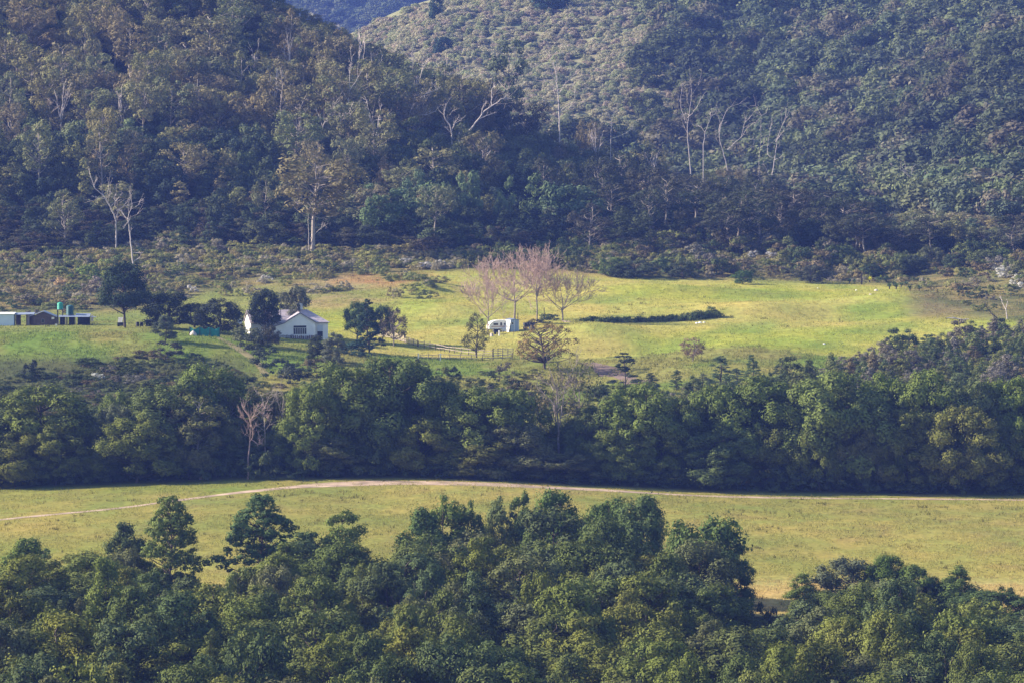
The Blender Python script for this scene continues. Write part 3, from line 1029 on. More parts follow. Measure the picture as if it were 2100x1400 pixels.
# ------------------------------------------------------------------ farmhouse
M_WALL = paint('whitewash', (.82, .80, .78), .85, .06, .8)
M_ROOF = paint('roof_sheets', (.41, .36, .40), .6, .16, .9, spec=.4)
M_TRIM = paint('grey_trim', (.22, .20, .21), .7, .1, 2)
M_GLASS = paint('window_glass', (.02, .025, .035), .15, .1, 1, spec=.6)
M_WHITE = paint('white_paint', (.72, .71, .70), .6, .05, 2)
M_PALE_DOOR = paint('pale_door', (.50, .54, .62), .6, .05, 2)
M_STONE = paint('bed_stone', (.20, .15, .14), .9, .3, 2)
M_PLANK = paint('old_planks', (.105, .075, .065), .85, .3, 2)
M_RAIL = paint('silver_wood', (.40, .33, .30), .85, .2, 3)
M_DARKPOST = paint('fence_post', (.085, .07, .062), .9, .25, 4)
M_BLUEWALL = paint('pale_blue_wall', (.56, .66, .76), .7, .05, 1)
M_TIN = paint('blue_tin', (.20, .24, .33), .5, .12, 2, spec=.5)
M_TANKG = paint('green_tank', (.02, .30, .22), .5, .06, 2, spec=.4)
M_TANKD = paint('dark_tank', (.018, .10, .115), .5, .08, 2, spec=.4)
M_NET = paint('teal_net', (.02, .22, .19), .8, .2, 2)
M_BLACK = paint('dark_metal', (.03, .032, .04), .6, .3, 3)
M_PINKROCK = paint('pale_stone', (.52, .45, .43), .9, .15, 3)

HY = 934.0
hp = gpoint(562, 691, 900, 1000)
house = thing('farmhouse', 'whitewashed farmhouse with grey pitched roof standing above the garden lawn', 'house', (hp.x, hp.y, hp.z - .05), math.radians(12))
wl = Boxes()
wl.prism([(0, -1), (7.5, -1), (7.5, 2.62), (4.7, 4.30), (1.8, 2.58), (0, 2.0)], -.5, .9)             # front gable
wl.poly([(-4.2, .3, -1), (10, .3, -1), (10, 7.2, -1), (-4.2, 7.2, -1), (-4.2, .3, 2.6), (10, .3, 2.6), (10, 7.2, 2.6), (-4.2, 7.2, 2.6), (-4.2, 3.9, 4.55)],
        [(3, 2, 1, 0), (0, 1, 5, 4), (1, 2, 6, 5), (2, 3, 7, 6), (3, 0, 4, 8, 7)])
link('wall', wl.mesh('house_wall', M_WALL), house)
rf = Boxes()
T_ = .09
rf.slab([(-4.45, -.05, 2.62), (10.25, -.05, 2.62), (6.8, 3.9, 4.75), (-4.45, 3.9, 4.75)], T_)
rf.slab([(10.25, 7.5, 2.62), (-4.45, 7.5, 2.62), (-4.45, 3.9, 4.752), (6.8, 3.9, 4.752)], T_)
rf.slab([(10.25, -.05, 2.622), (10.25, 7.5, 2.622), (6.8, 3.9, 4.748)], T_)
main_roof = link('roof', rf.mesh('house_roof', M_ROOF), house)
gr = Boxes()
gr.slab([(4.7, -.75, 4.46), (4.7, 3.4, 4.46), (7.75, 3.4, 2.63), (7.75, -.75, 2.63)][::-1], T_)
gr.slab([(4.7, 3.4, 4.462), (4.7, -.75, 4.462), (1.75, -.75, 2.66), (1.75, 3.4, 2.66)][::-1], T_)
gr.slab([(1.75, 3.4, 2.664), (1.75, -.75, 2.664), (-.25, -.75, 2.03), (-.25, 3.4, 2.03)][::-1], T_)
link('roof', gr.mesh('gable_roof', M_ROOF), house)
sk = Boxes()
sk.slab([(.2, 1.2, 3.36), (1.5, 1.2, 3.36), (1.5, 2.2, 3.9), (.2, 2.2, 3.9)], .06)
link('skylight', sk.mesh('roof_window', M_GLASS), main_roof)
ch = Boxes()
ch.box(5.0, 6.0, 4.2, 4.9, 4.0, 5.75).box(4.93, 6.07, 4.13, 4.97, 5.75, 5.9)
chim = link('chimney', ch.mesh('house_chimney', M_WALL), house)
fl = Tubes()
fl.add([(1.55, 1.9, 3.4), (1.55, 1.9, 4.9)], [.07, .07], 6)
link('flue_pipe', fl.build('flue', M_BLACK), house)
# barge boards, gutter
bb = Boxes()
for a, b in [((4.7, 4.40), (7.7, 2.6)), ((4.7, 4.40), (1.75, 2.6)), ((1.75, 2.6), (-.2, 1.98))]:
    bb.poly([(a[0], -.78, a[1] + .05), (b[0], -.78, b[1] + .05), (b[0], -.78, b[1] - .12), (a[0], -.78, a[1] - .12),
             (a[0], -.74, a[1] + .05), (b[0], -.74, b[1] + .05), (b[0], -.74, b[1] - .12), (a[0], -.74, a[1] - .12)],
            [(0, 1, 2, 3), (7, 6, 5, 4), (0, 4, 5, 1), (3, 2, 6, 7), (0, 3, 7, 4), (1, 5, 6, 2)])
link('barge_board', bb.mesh('barge_boards', M_TRIM), house)
gt = Boxes()
gt.box(7.76, 10.25, -.16, -.06, 2.5, 2.6)
link('gutter', gt.mesh('house_gutter', M_TRIM), house)
# window with bars
wf = Boxes()
x0, x1, z0, z1 = 3.5, 5.85, .5, 2.05
wf.box(x0 - .08, x1 + .08, -.56, -.497, z0 - .08, z0).box(x0 - .08, x1 + .08, -.56, -.497, z1, z1 + .08).box(x0 - .08, x0, -.56, -.497, z0, z1).box(x1, x1 + .08, -.56, -.497, z0, z1)
wf.box(x0, x1, -.545, -.50, 1.62, 1.68)
win = link('window', wf.mesh('window_frame', M_WHITE), house)
pn = Boxes()
pn.box(x0, x1, -.512, -.495, z0, z1)
link('pane', pn.mesh('window_pane', M_GLASS), win)
for i in range(1, 7):
    br = Boxes()
    xx = x0 + (x1 - x0) * i / 7
    br.box(xx - .035, xx + .035, -.54, -.514, z0, 1.62)
    link('bar', br.mesh('window_bar', M_WHITE), win)
# stable door in the right hand wall
df = Boxes()
df.box(8.0, 9.0, .22, .297, 0, .95)
door = link('door', df.mesh('lower_door', M_BLACK), house)
d2 = Boxes()
d2.box(8.0, 9.0, .23, .297, 1.0, 2.1)
link('upper_leaf', d2.mesh('upper_door', M_PALE_DOOR), door)
d3 = Boxes()
d3.box(7.9, 8.0, .2, .297, 0, 2.2).box(9.0, 9.1, .2, .297, 0, 2.2).box(8.0, 9.0, .2, .297, 2.1, 2.2)
link('door_frame', d3.mesh('house_door_frame', M_WHITE), door)
dp = Tubes()
dp.add([(7.62, -.05, 2.5), (7.62, -.05, -.3)], [.05, .05], 6)
link('downpipe', dp.build('rain_pipe', M_WHITE), house)
pw = Boxes()
pw.box(-3.0, -.4, -1.6, -1.4, -1, .75).box(-.55, -.4, -1.4, .25, -1, .75)
link('porch_wall', pw.mesh('house_porch_wall', M_WALL), house)
# planted stone bed in front
bd = thing('stone_bed', 'low reddish stone bed along the foot of the farmhouse front wall', 'flower bed', hp + Vector((0, 0, -.3)), math.radians(12))
for i in range(14):
    s = Boxes()
    w = random.uniform(.4, .6)
    s.poly([(2.9 + i * .38 + a * w * .5 + random.uniform(-.05, .05), -1.5 + b * .25, c * .55 * random.uniform(.8, 1.2) - .5 * (1 - c)) for c in (0, 1) for a, b in ((-.5, -1), (.5, -1), (.45, 1), (-.45, 1))],
           [(3, 2, 1, 0), (4, 5, 6, 7), (0, 1, 5, 4), (1, 2, 6, 5), (2, 3, 7, 6), (3, 0, 4, 7)])
    link('stone', s.mesh('bed_stone', M_STONE), bd)
# picket fence before the house
pf = thing('picket_fence', 'short dark picket fence before the left half of the farmhouse', 'fence', hp + Vector((.9, -1.6, -.5)), math.radians(12))
pm = Boxes()
pm.box(-.05, .05, -.02, .02, -.6, .95)
pme = pm.mesh('picket', M_DARKPOST)
for i in range(12):
    k = link('picket', pme, pf)
    k.location = (i * .24, 0, random.uniform(-.05, .05))
for z in (.25, .7):
    r = Boxes()
    r.box(-.1, 2.8, .022, .06, z, z + .07)
    link('rail', r.mesh('picket_rail', M_DARKPOST), pf)
# satellite dish
dpnt = gpoint(492, 672, 900, 1000)
dish = thing('satellite_dish', 'grey satellite dish on a pole at the left end of the farmhouse', 'satellite dish', (dpnt.x, dpnt.y, dpnt.z), math.radians(15))
a = np.linspace(0, 2 * np.pi, 17)[:-1]
V = [(0, .12, 1.15)] + [(.28 * math.cos(t), .09, 1.15 + .28 * math.sin(t)) for t in a] + [(.5 * math.cos(t), 0, 1.15 + .5 * math.sin(t)) for t in a]
fs = [(0, 1 + i, 1 + (i + 1) % 16) for i in range(16)] + [(1 + i, 17 + i, 17 + (i + 1) % 16, 1 + (i + 1) % 16) for i in range(16)]
ds = Boxes()
ds.poly(V, fs)
link('dish', ds.mesh('dish_bowl', M_PALE_DOOR), dish)
tp = Tubes()
tp.add([(0, .2, -.4), (0, .2, 1.1)], [.05, .05], 6)
link('pole', tp.build('dish_pole', M_TRIM), dish)
tp = Tubes()
tp.add([(0, .1, .75), (0, -.45, 1.0)], [.025, .025], 5)
link('arm', tp.build('dish_arm', M_TRIM), dish)

# ------------------------------------------------------------------ sheds, tanks and yard things on the mound
def wall_box(b, parent, nm, mat, part):
    return link(part, b.mesh(nm, mat), parent)


def px_frame(px0, Y):
    """Local builder: metres per pixel and the origin on the ground at pixel column px0."""
    x = (px0 - 1050) / F * Y
    return Vector((x, Y, float(ground(x, Y)))), mpp(Y)


o0, s0 = px_frame(0, 956)
shed = thing('pale_shed', 'pale blue white flat walled shed cut off by the left edge of the view', 'shed', o0)
b = Boxes()
b.box(-3.6, 2.42, 0, 3, -1, 2.15)
wall_box(b, shed, 'pale_shed_wall', M_BLUEWALL, 'wall')
b = Boxes()
b.slab([(-3.8, -.25, 2.18), (2.55, -.25, 2.18), (2.55, 3.2, 2.35), (-3.8, 3.2, 2.35)], .07)
wall_box(b, shed, 'pale_shed_roof', M_WHITE, 'roof')

o1, s1 = px_frame(28, 957)
lean = thing('lean_to', 'open timber lean-to joining the pale shed and the brown shed', 'lean-to', o1)
for xx in (.12, 1.15, 2.25, 3.2):
    b = Boxes()
    b.box(xx - .07, xx + .07, 0, .14, -.8, 2.0)
    wall_box(b, lean, 'lean_post', M_PLANK, 'post')
b = Boxes()
b.box(.05, .9, 2.5, 2.6, -.8, 1.9).box(2.3, 3.5, 2.5, 2.6, -.8, 1.9)
wall_box(b, lean, 'lean_back', M_PLANK, 'back_wall')
b = Boxes()
b.box(2.32, 2.75, .2, .3, -.8, 1.95)
wall_box(b, lean, 'lean_panel', M_RAIL, 'panel')
b = Boxes()
b.slab([(-.1, -.25, 2.0), (3.6, -.25, 2.08), (3.6, 2.9, 2.3), (-.1, 2.9, 2.2)], .07)
wall_box(b, lean, 'lean_roof', M_TIN, 'roof')

o2, s2 = px_frame(66, 956)
bs = thing('brown_shed', 'dark brown gabled timber shed beside the raised green water tank', 'shed', o2)
b = Boxes()
for i in range(14):                                     # upright boards
    x0 = i * .3
    top = lambda x: 2.45 - abs(x - 1.9) * .4
    pb = Boxes()
    dy = random.uniform(-.015, .015)
    pb.poly([(x0 + .01, dy, -.8), (x0 + .29, dy, -.8), (x0 + .29, dy, top(x0 + .29)), (x0 + .01, dy, top(x0 + .01)), (x0 + .01, .05, -.8), (x0 + .29, .05, -.8), (x0 + .29, .05, top(x0 + .29)), (x0 + .01, .05, top(x0 + .01))],
            [(0, 1, 2, 3), (7, 6, 5, 4), (0, 3, 7, 4), (1, 5, 6, 2), (3, 2, 6, 7)])
    link('plank', pb.mesh('shed_plank', M_PLANK), bs)
b.prism([(.02, -.8), (4.18, -.8), (4.18, 1.5), (1.9, 2.38), (.02, 1.66)], .06, 3.2)
wall_box(b, bs, 'brown_shed_body', M_PLANK, 'wall')
b = Boxes()
b.slab([(1.9, -.3, 2.62), (1.9, 3.4, 2.62), (-.7, 3.4, 1.65), (-.7, -.3, 1.65)], .06)
b.slab([(1.9, 3.4, 2.622), (1.9, -.3, 2.622), (4.4, -.3, 1.6), (4.4, 3.4, 1.6)], .06)
wall_box(b, bs, 'brown_shed_roof', M_TIN, 'roof')
b = Boxes()
b.box(1.55, 2.15, -.05, -.018, .5, 1.2)
wf2 = wall_box(b, bs, 'shed_window', M_TRIM, 'window')
b = Boxes()
b.box(1.62, 2.08, -.06, -.051, .57, 1.13)
link('pane', b.mesh('shed_pane', M_GLASS), wf2)
b = Boxes()
b.box(3.45, 3.95, -.06, -.02, 1.15, 1.55)
wall_box(b, bs, 'white_board', M_WHITE, 'white_board')


def lathe(name, prof, mat, n=20):
    a = np.linspace(0, 2 * np.pi, n, endpoint=False)
    V = np.array([[r * math.cos(t), r * math.sin(t), z] for r, z in prof for t in a])
    k = len(prof)
    q = [[i * n + j, i * n + (j + 1) % n, (i + 1) * n + (j + 1) % n, (i + 1) * n + j] for i in range(k - 1) for j in range(n)]
    return fast_mesh(name, V, q, mat, False)


def tank(name, label, px, Y, zb, r, h, mat, stand):
    o, s = px_frame(px, Y)
    t = thing(name, label, 'water tank', o)
    prof = [(0.01, zb)]
    for i in range(9):                                  # ribbed side
        z = zb + h * .85 * i / 8
        prof += [(r, z), (r * .97, z + h * .05)]
    prof += [(r * .9, zb + h * .9), (r * .45, zb + h), (r * .2, zb + h), (r * .2, zb + h * 1.04), (.01, zb + h * 1.04)]
    link('tank_body', lathe(name + '_body', prof, mat), t)
    for sx in (-1, 1):
        for sy in (-1, 1):
            b = Boxes()
            b.box(sx * r * .85 - .06, sx * r * .85 + .06, sy * r * .85 - .06, sy * r * .85 + .06, -.7, zb - .12)
            link('leg', b.mesh('tank_leg', M_DARKPOST), t)
    b = Boxes()
    b.box(-r * 1.1, r * 1.1, -r * 1.1, r * 1.1, zb - .12, zb - .01)
    link('platform', b.mesh('tank_platform', M_PLANK), t)
    return t


tank('water_tank', 'bright green water tank raised on a tall wooden stand', 122.5, 957, 2.85, .55, 1.28, M_TANKG, True)
tank('water_tank', 'larger dark teal water tank on a lower stand', 142.5, 960, 1.75, .68, 1.75, M_TANKD, True)
o3, s3 = px_frame(118, 955)
cp = thing('carport', 'low open shelter with blue tin roof under the dark water tank', 'shelter', o3)
for xx, m in ((.1, M_RAIL), (1.3, M_RAIL), (3.2, M_RAIL), (6.2, M_DARKPOST)):
    b = Boxes()
    b.box(xx - .05, xx + .05, -.05, .05, -.8, 1.55)
    wall_box(b, cp, 'shelter_post', m, 'post')
b = Boxes()
b.box(3.4, 5.75, 2.2, 2.3, -.8, 1.6).box(5.66, 5.75, .3, 2.2, -.8, 1.5).box(0.15, 1.2, 2.0, 2.1, -.8, 1.5).box(1.8, 2.9, 2.1, 2.2, -.8, 1.45)
wall_box(b, cp, 'shelter_back', M_BLACK, 'back_wall')
for i in range(9):
    b = Boxes()
    x0 = 3.1 + i * .3
    b.slab([(x0, -.2, 1.55), (x0 + .28, -.2, 1.55), (x0 + .28, 2.5, 2.05), (x0, 2.5, 2.05)], .05)
    wall_box(b, cp, 'roof_sheet', M_TIN, 'roof_sheet')
b = Boxes()
b.slab([(.05, -.15, 1.56), (3.08, -.15, 1.56), (3.08, 2.4, 1.75), (.05, 2.4, 1.75)], .05)
b.box(5.85, 6.9, -.1, 1.5, 1.48, 1.55)
wall_box(b, cp, 'shelter_roof', M_TIN, 'roof')
o4, s4 = px_frame(114, 953)
b = Boxes()
b.box(-.16, .16, -.16, .16, -.4, .35)
tag(link('white_block', b.mesh('white_block', M_WHITE)), 'small white block at the right foot of the brown shed', 'block').location = o4
# things round the big dark tree
o5, _ = px_frame(245, 950)
bd2 = thing('white_board', 'white board leaning by the trunk of the big dark yard tree', 'board', o5)
b = Boxes()
b.slab([(-.42, -.1, .75), (.42, -.1, .75), (.55, .35, 1.65), (-.28, .35, 1.65)], .06)
link('panel', b.mesh('board_panel', M_WHITE), bd2)
b = Boxes()
b.box(-.5, .6, .2, .8, -.3, .7)
link('trestle', b.mesh('board_trestle', M_BLACK), bd2)
o6, _ = px_frame(297, 950)
hut = thing('low_hut', 'low hut with grey tin roof and pale plank end near the big dark yard tree', 'hut', o6)
b = Boxes()
b.box(.1, 1.2, 0, 1.4, -.5, .9)
wall_box(b, hut, 'hut_dark_wall', M_BLACK, 'wall')
b = Boxes()
b.box(1.203, 1.85, -.05, 1.4, -.5, .95)
wall_box(b, hut, 'hut_plank_wall', M_RAIL, 'plank_wall')
b = Boxes()
b.slab([(-.1, -.25, 1.0), (2.0, -.25, 1.0), (2.0, 1.6, 1.15), (-.1, 1.6, 1.15)], .06)
wall_box(b, hut, 'hut_roof', M_TIN, 'roof')
o7, _ = px_frame(281, 949)
for i, (dx, col) in enumerate([(0, M_BLACK), (.75, M_BLACK)]):
    bar = link('oil_drum', lathe('drum', [(.01, -.3), (.3, -.3), (.31, .1), (.3, .12), (.31, .45), (.3, .5), (.31, .85), (.01, .85)], col, 14))
    bar.location = o7 + Vector((dx, 0, 0))
    tag(bar, ['dark drum left of the low hut', 'dark drum touching the left side of the low hut'][i], 'drum')
o8 = gpoint(389, 687, 880, 1000)
net = thing('shade_net', 'teal shade net strung between posts beside the dark yard trees', 'netting', o8)
n_ = 24
V, q = [], []
for i in range(n_ + 1):
    xx = i / n_ * 5.4
    V += [(xx, .12 * math.sin(i * 1.1), -.3), (xx, .12 * math.sin(i * 1.3 + 1), 1.2 + .18 * math.cos(i * 2 * math.pi / 8))]
q = [[2 * i, 2 * i + 2, 2 * i + 3, 2 * i + 1] for i in range(n_)]
link('net', fast_mesh('net_sheet', np.array(V), np.array(q), M_NET, True), net)
for i in range(4):
    b = Boxes()
    b.box(i * 1.8 - .05, i * 1.8 + .05, -.2, -.1, -.6, 1.5)
    link('post', b.mesh('net_post', M_DARKPOST), net)
o9 = gpoint(396, 688, 880, 1000)
tag(link('rubble_heap', lathe('heap', [(.75, -.3), (.62, .25), (.4, .6), (.28, .62), (.01, .95)], M_PINKROCK, 9)), 'pinkish white heap in front of the teal shade net', 'heap').location = o9
o10, _ = px_frame(188, 985)
b = Boxes()
b.box(-.22, .22, -.2, .2, -.3, .8).box(-.3, .3, -.28, .28, .8, .92).box(-.18, .18, -.18, .18, .92, 1.25)
tag(link('white_pillar', b.mesh('pillar', M_PINKROCK)), 'small pale pillar beside the grey bushes above the yard', 'pillar').location = o10

# ------------------------------------------------------------------ caravan, cabin and clutter in the meadow
TE = Tz(850, 490, 5.2425)
cg = gpoint(1003, 681, 900, 1010)
CY = cg.y
m_ = mpp(CY)
cv = thing('caravan', 'old white caravan with rounded nose parked beside the grey cabin', 'caravan', cg, math.radians(14))
prof = [(0.05, .55), (0, 1.0), (.12, 1.45), (.5, 1.85), (1.1, 2.1), (1.8, 2.17), (3.5, 2.17), (3.75, 2.05), (3.8, .55)]
b = Boxes()
b.prism(prof[::-1], 0, 2.0)
wall_box(b, cv, 'caravan_body', M_WHITE, 'body')
b = Boxes()
b.box(.45, 3.79, -.012, -.003, .95, 1.08)
wall_box(b, cv, 'caravan_stripe', paint('red_band', (.28, .10, .08), .6, .1, 2), 'stripe')
for (xa, xb, za, zb_) in [(.85, 1.75, 1.25, 1.62), (2.15, 2.5, 1.15, 1.75), (2.9, 3.5, 1.25, 1.65)]:
    b = Boxes()
    b.box(xa, xb, -.03, -.004, za, zb_)
    w_ = wall_box(b, cv, 'caravan_window', M_TRIM, 'window')
    b = Boxes()
    b.box(xa + .05, xb - .05, -.04, -.031, za + .05, zb_ - .05)
    link('pane', b.mesh('caravan_pane', M_GLASS), w_)
b = Boxes()
b.poly([(-.06, .4, 1.1), (-.06, 1.6, 1.1), (.08, 1.6, 1.5), (.08, .4, 1.5)], [(3, 2, 1, 0)])
wall_box(b, cv, 'caravan_nose_window', paint('nose_window', (.30, .17, .13), .4, .1, 2), 'front_window')
for xx in (1.9,):
    for yy in (.05, 1.8):
        wh = lathe('caravan_wheel', [(.01, -.08), (.32, -.08), (.34, 0), (.32, .08), (.01, .08)], M_BLACK, 16)
        w_ = link('wheel', wh, cv)
        w_.location = (xx, yy, .3)
        w_.rotation_euler = (math.pi / 2, 0, 0)
b = Boxes()
b.box(.1, 3.7, .1, 1.9, .4, .55).box(-1.0, .1, .92, 1.08, .42, .52)
wall_box(b, cv, 'caravan_chassis', M_BLACK, 'chassis')
b = Boxes()
b.box(2.4, 3.6, -.5, -.02, -.2, .75)
wall_box(b, cv, 'caravan_skirt', M_PALE_DOOR, 'skirt')
kg = gpoint(1047, 681, 900, 1010)
cb = thing('cabin', 'small grey blue cabin with a sunlit white left side next to the caravan', 'cabin', (kg.x, kg.y, kg.z), math.radians(24))
b = Boxes()
b.prism([(0, -.4), (1.75, -.4), (1.75, 2.2), (.88, 2.42), (0, 2.25)], 0, 2.2)
wall_box(b, cb, 'cabin_wall', paint('cabin_blue', (.27, .34, .46), .7, .05, 1), 'wall')
b = Boxes()
b.slab([(-.5, -.12, -.3), (-.02, -.12, 2.3), (-.02, 2.3, 2.3), (-.5, 2.3, -.3)], .05)
wall_box(b, cb, 'cabin_lean_panel', M_WHITE, 'side_panel')
b = Boxes()
b.slab([(-.12, -.15, 2.29), (.88, -.15, 2.5), (.88, 2.35, 2.5), (-.12, 2.35, 2.29)], .05)
b.slab([(.88, -.15, 2.502), (1.9, -.15, 2.22), (1.9, 2.35, 2.22), (.88, 2.35, 2.502)], .05)
wall_box(b, cb, 'cabin_roof', M_TIN, 'roof')
b = Boxes()
b.box(.2, .6, -.04, -.004, 1.35, 1.85)
w_ = wall_box(b, cb, 'cabin_window', M_WHITE, 'window')
b = Boxes()
b.box(.25, .55, -.05, -.041, 1.4, 1.8)
link('pane', b.mesh('cabin_pane', M_GLASS), w_)
b = Boxes()
b.box(.78, .84, -.03, -.004, -.3, 2.2).box(1.55, 1.61, -.03, -.004, -.3, 2.2)
wall_box(b, cb, 'cabin_battens', M_WHITE, 'batten')
# old tractor-like machine, drum, posts
tg = gpoint(1073, 677, 900, 1010)
mc = thing('farm_machine', 'dark old farm machine parked right of the grey cabin', 'machine', tg, math.radians(8))
b = Boxes()
b.box(.3, 1.9, 0, .7, .55, 1.05).box(1.3, 1.9, 0, .7, 1.05, 1.35)
wall_box(b, mc, 'machine_body', M_BLACK, 'body')
for xx, r in ((.45, .38), (1.7, .55)):
    for yy in (-.12, .82):
        w_ = link('wheel', lathe('machine_wheel', [(.01, -.1), (r * .9, -.1), (r, 0), (r * .9, .1), (.01, .1)], M_BLACK, 14), mc)
        w_.location = (xx, yy, r)
        w_.rotation_euler = (math.pi / 2, 0, 0)
b = Boxes()
b.box(.75, .83, .3, .38, 1.05, 1.5)
wall_box(b, mc, 'machine_exhaust', M_TRIM, 'exhaust')
for i, (px, rw, h, lab) in enumerate([(1062, 660, 1.6, 'dark post between the twin trunked bare tree and the cabin'), (1116, 655, 2.2, 'tall thin post rising from the spiky plants under the bare trees'),
                                      (1096, 668, 1.1, 'short post at the foot of the straight bare tree'), (1767, 584, 2.3, 'thick dark post standing among low plants at the far meadow edge')]):
    g = gpoint(px, rw, 900, 1120)
    b = Boxes()
    r = .16 if px == 1767 else .07
    b.box(-r, r, -r, r, -.3, h).box(-r * .8, r * .8, -r * .8, r * .8, h, h + r * .6)
    tag(link('post', b.mesh('post', M_DARKPOST)), lab, 'post').location = g
g = gpoint(1024, 689, 900, 1010)
t = Tubes()
t.add([(0, 0, -.3), (0, 0, .95)], [.14, .13], 8)
t.add([(0, 0, .95), (0, 0, 1.02)], [.18, .16], 8)
tag(link('white_post', t.build('white_post', M_WHITE)), 'thick white post in front of the caravan', 'post').location = g
g = gpoint(1018, 686, 900, 1010)
cr_ = thing('cart', 'small dark cart standing before the caravan door', 'cart', g, .3)
b = Boxes()
b.box(-.6, .6, -.35, .35, .4, .55).box(-.6, -.52, -.35, .35, .55, 1.1).box(-.52, .6, .28, .35, .55, .9)
wall_box(b, cr_, 'cart_box', M_BLACK, 'tray')
for sx in (-.35, .35):
    w_ = link('wheel', lathe('cart_wheel', [(.01, -.05), (.26, -.05), (.28, 0), (.26, .05), (.01, .05)], M_BLACK, 12), cr_)
    w_.location = (sx, -.4, .27)
    w_.rotation_euler = (math.pi / 2, 0, 0)
for k, (px, rw, w, d_, h, m, lab) in enumerate([(1092, 672, .9, .6, .7, M_BLACK, 'dark crate behind the old farm machine'), (1088, 676, .5, .5, .45, M_WHITE, 'small white box beside the old farm machine'),
                                               (1080, 668, 1.3, .5, .5, M_BLACK, 'long dark bin near the straight bare tree'), (1008, 690, .5, .4, .5, M_PINKROCK, 'low pinkish box under the caravan nose')]):
    g = gpoint(px, rw, 900, 1010)
    b = Boxes()
    b.box(-w / 2, w / 2, -d_ / 2, d_ / 2, -.2, h).box(-w / 2 - .04, w / 2 + .04, -d_ / 2 - .04, d_ / 2 + .04, h, h + .06)
    o = tag(link('storage_box', b.mesh('storage_box', m)), lab, 'box')
    o.location = g
    o.rotation_euler = (0, 0, .3 * k)
# low wire fence with thin posts in front of the caravan
for i, px in enumerate([1004, 1013, 1032, 1053, 1075]):
    g = gpoint(px, 691 - i * .6, 900, 1010)
    t = Tubes()
    t.add([(0, 0, -.3), (0, 0, 1.0)], [.04, .035], 5)
    tag(link('thin_post', t.build('thin_post', M_DARKPOST)), 'thin short fence post in the grass before the caravan', 'post', 'thin posts before the caravan').location = g
# pale stones in the grass
for (px, rw, r, lab) in [(1429, 664, .30, 'first white stone in the grass below the hedge end'), (1436, 663, .36, 'largest white stone in the grass below the hedge end'), (1444, 662.5, .25, 'small white stone right of the largest one below the hedge'),
                         (1797, 597, .42, 'pinkish stone at the far meadow edge near the rosette plants'), (1785, 605, .3, 'pale stone in the meadow below the pinkish one'), (1756, 596, .22, 'tiny pale stone left of the dark thick post'),
                         (1677, 592, .2, 'tiny pale stone alone near the far meadow edge'), (1690, 706, .26, 'pale stone in the sloping meadow left of the right hand scrub')]:
    g = gpoint(px, rw, 900, 1120)
    rg = np.random.default_rng(int(px))
    me = lathe('stone', [(r * .9, -.2), (r * 1.05, .1 * r), (r * .8, r * .5), (r * .35, r * .75), (.01, r * .8)], M_PINKROCK if 'pink' in lab else M_WHITE, 8)
    for v in me.vertices:
        v.co.x *= 1 + rg.normal() * .12
        v.co.y *= 1 + rg.normal() * .12
    o = link('stone', me)
    o.location = g
    tag(o, lab, 'stone')

# ------------------------------------------------------------------ paddock fences
def rail_fence(label, pts, n_post, h, rails, y0=860, y1=1000, mat=None, pole=.07, extra=0.0):
    P = [gpoint(a, b_, y0, y1) for a, b_ in pts]
    P = np.array([p[:] for p in P])
    d = np.r_[0, np.cumsum(np.linalg.norm(np.diff(P[:, :2], axis=0), axis=1))]
    s = np.linspace(0, d[-1], n_post)
    xs, ys = np.interp(s, d, P[:, 0]), np.interp(s, d, P[:, 1])
    org = Vector((xs[0], ys[0], float(ground(xs[0], ys[0]))))
    o = thing('rail_fence', label, 'fence', org)
    Q = [Vector((x, y, float(ground(x, y)))) - org for x, y in zip(xs, ys)]
    for i, p_ in enumerate(Q):
        t = Tubes()
        hh = h * random.uniform(1.0, 1.25) + extra
        lx = random.uniform(-.05, .05)
        t.add([(p_.x, p_.y, p_.z - .4), (p_.x + lx, p_.y, p_.z + hh)], [pole * 1.1, pole], 6)
        link('post', t.build('fence_post', M_DARKPOST), o)
    for i in range(n_post - 1):
        for k in range(rails):
            z = h * (k + 1) / (rails + .15) + random.uniform(-.05, .05)
            t = Tubes()
            a_, b_ = Q[i], Q[i + 1]
            m1 = (a_ + b_) * .5
            t.add([(a_.x, a_.y - .09, a_.z + z), (m1.x, m1.y - .09, m1.z + z + random.uniform(-.04, .02)), (b_.x, b_.y - .09, b_.z + z + random.uniform(-.04, .04))], [.055, .055, .05], 5)
            link('rail', t.build('fence_rail', mat or M_RAIL), o)
    return o


rail_fence('weathered paddock fence with many pale rails running down behind the garden trees', [(775, 690), (800, 694), (830, 702), (856, 711)], 9, 1.15, 5)
rail_fence('paddock fence of dark posts and low rails crossing below the columnar poplar', [(858, 712), (890, 717), (930, 724), (975, 729), (1010, 731)], 13, 1.1, 2)
rail_fence('pale railed corner of the paddock left of the orange autumn tree', [(1012, 731), (1032, 730), (1052, 729)], 5, 1.3, 4)
rail_fence('long lower paddock fence with white rails above the tree belt', [(857, 738), (900, 738), (950, 739), (1000, 740), (1050, 737)], 10, 1.0, 2, pole=.06)
for px, lab in [(858, 'white gate post at the left end of the lower paddock fence'), (903, 'second white post along the lower paddock fence')]:
    g = gpoint(px, 741, 860, 1000)
    b = Boxes()
    b.box(-.1, .1, -.1, .1, -.3, 1.35).box(-.13, .13, -.13, .13, 1.35, 1.42)
    tag(link('gate_post', b.mesh('gate_post', M_WHITE)), lab, 'post').location = g

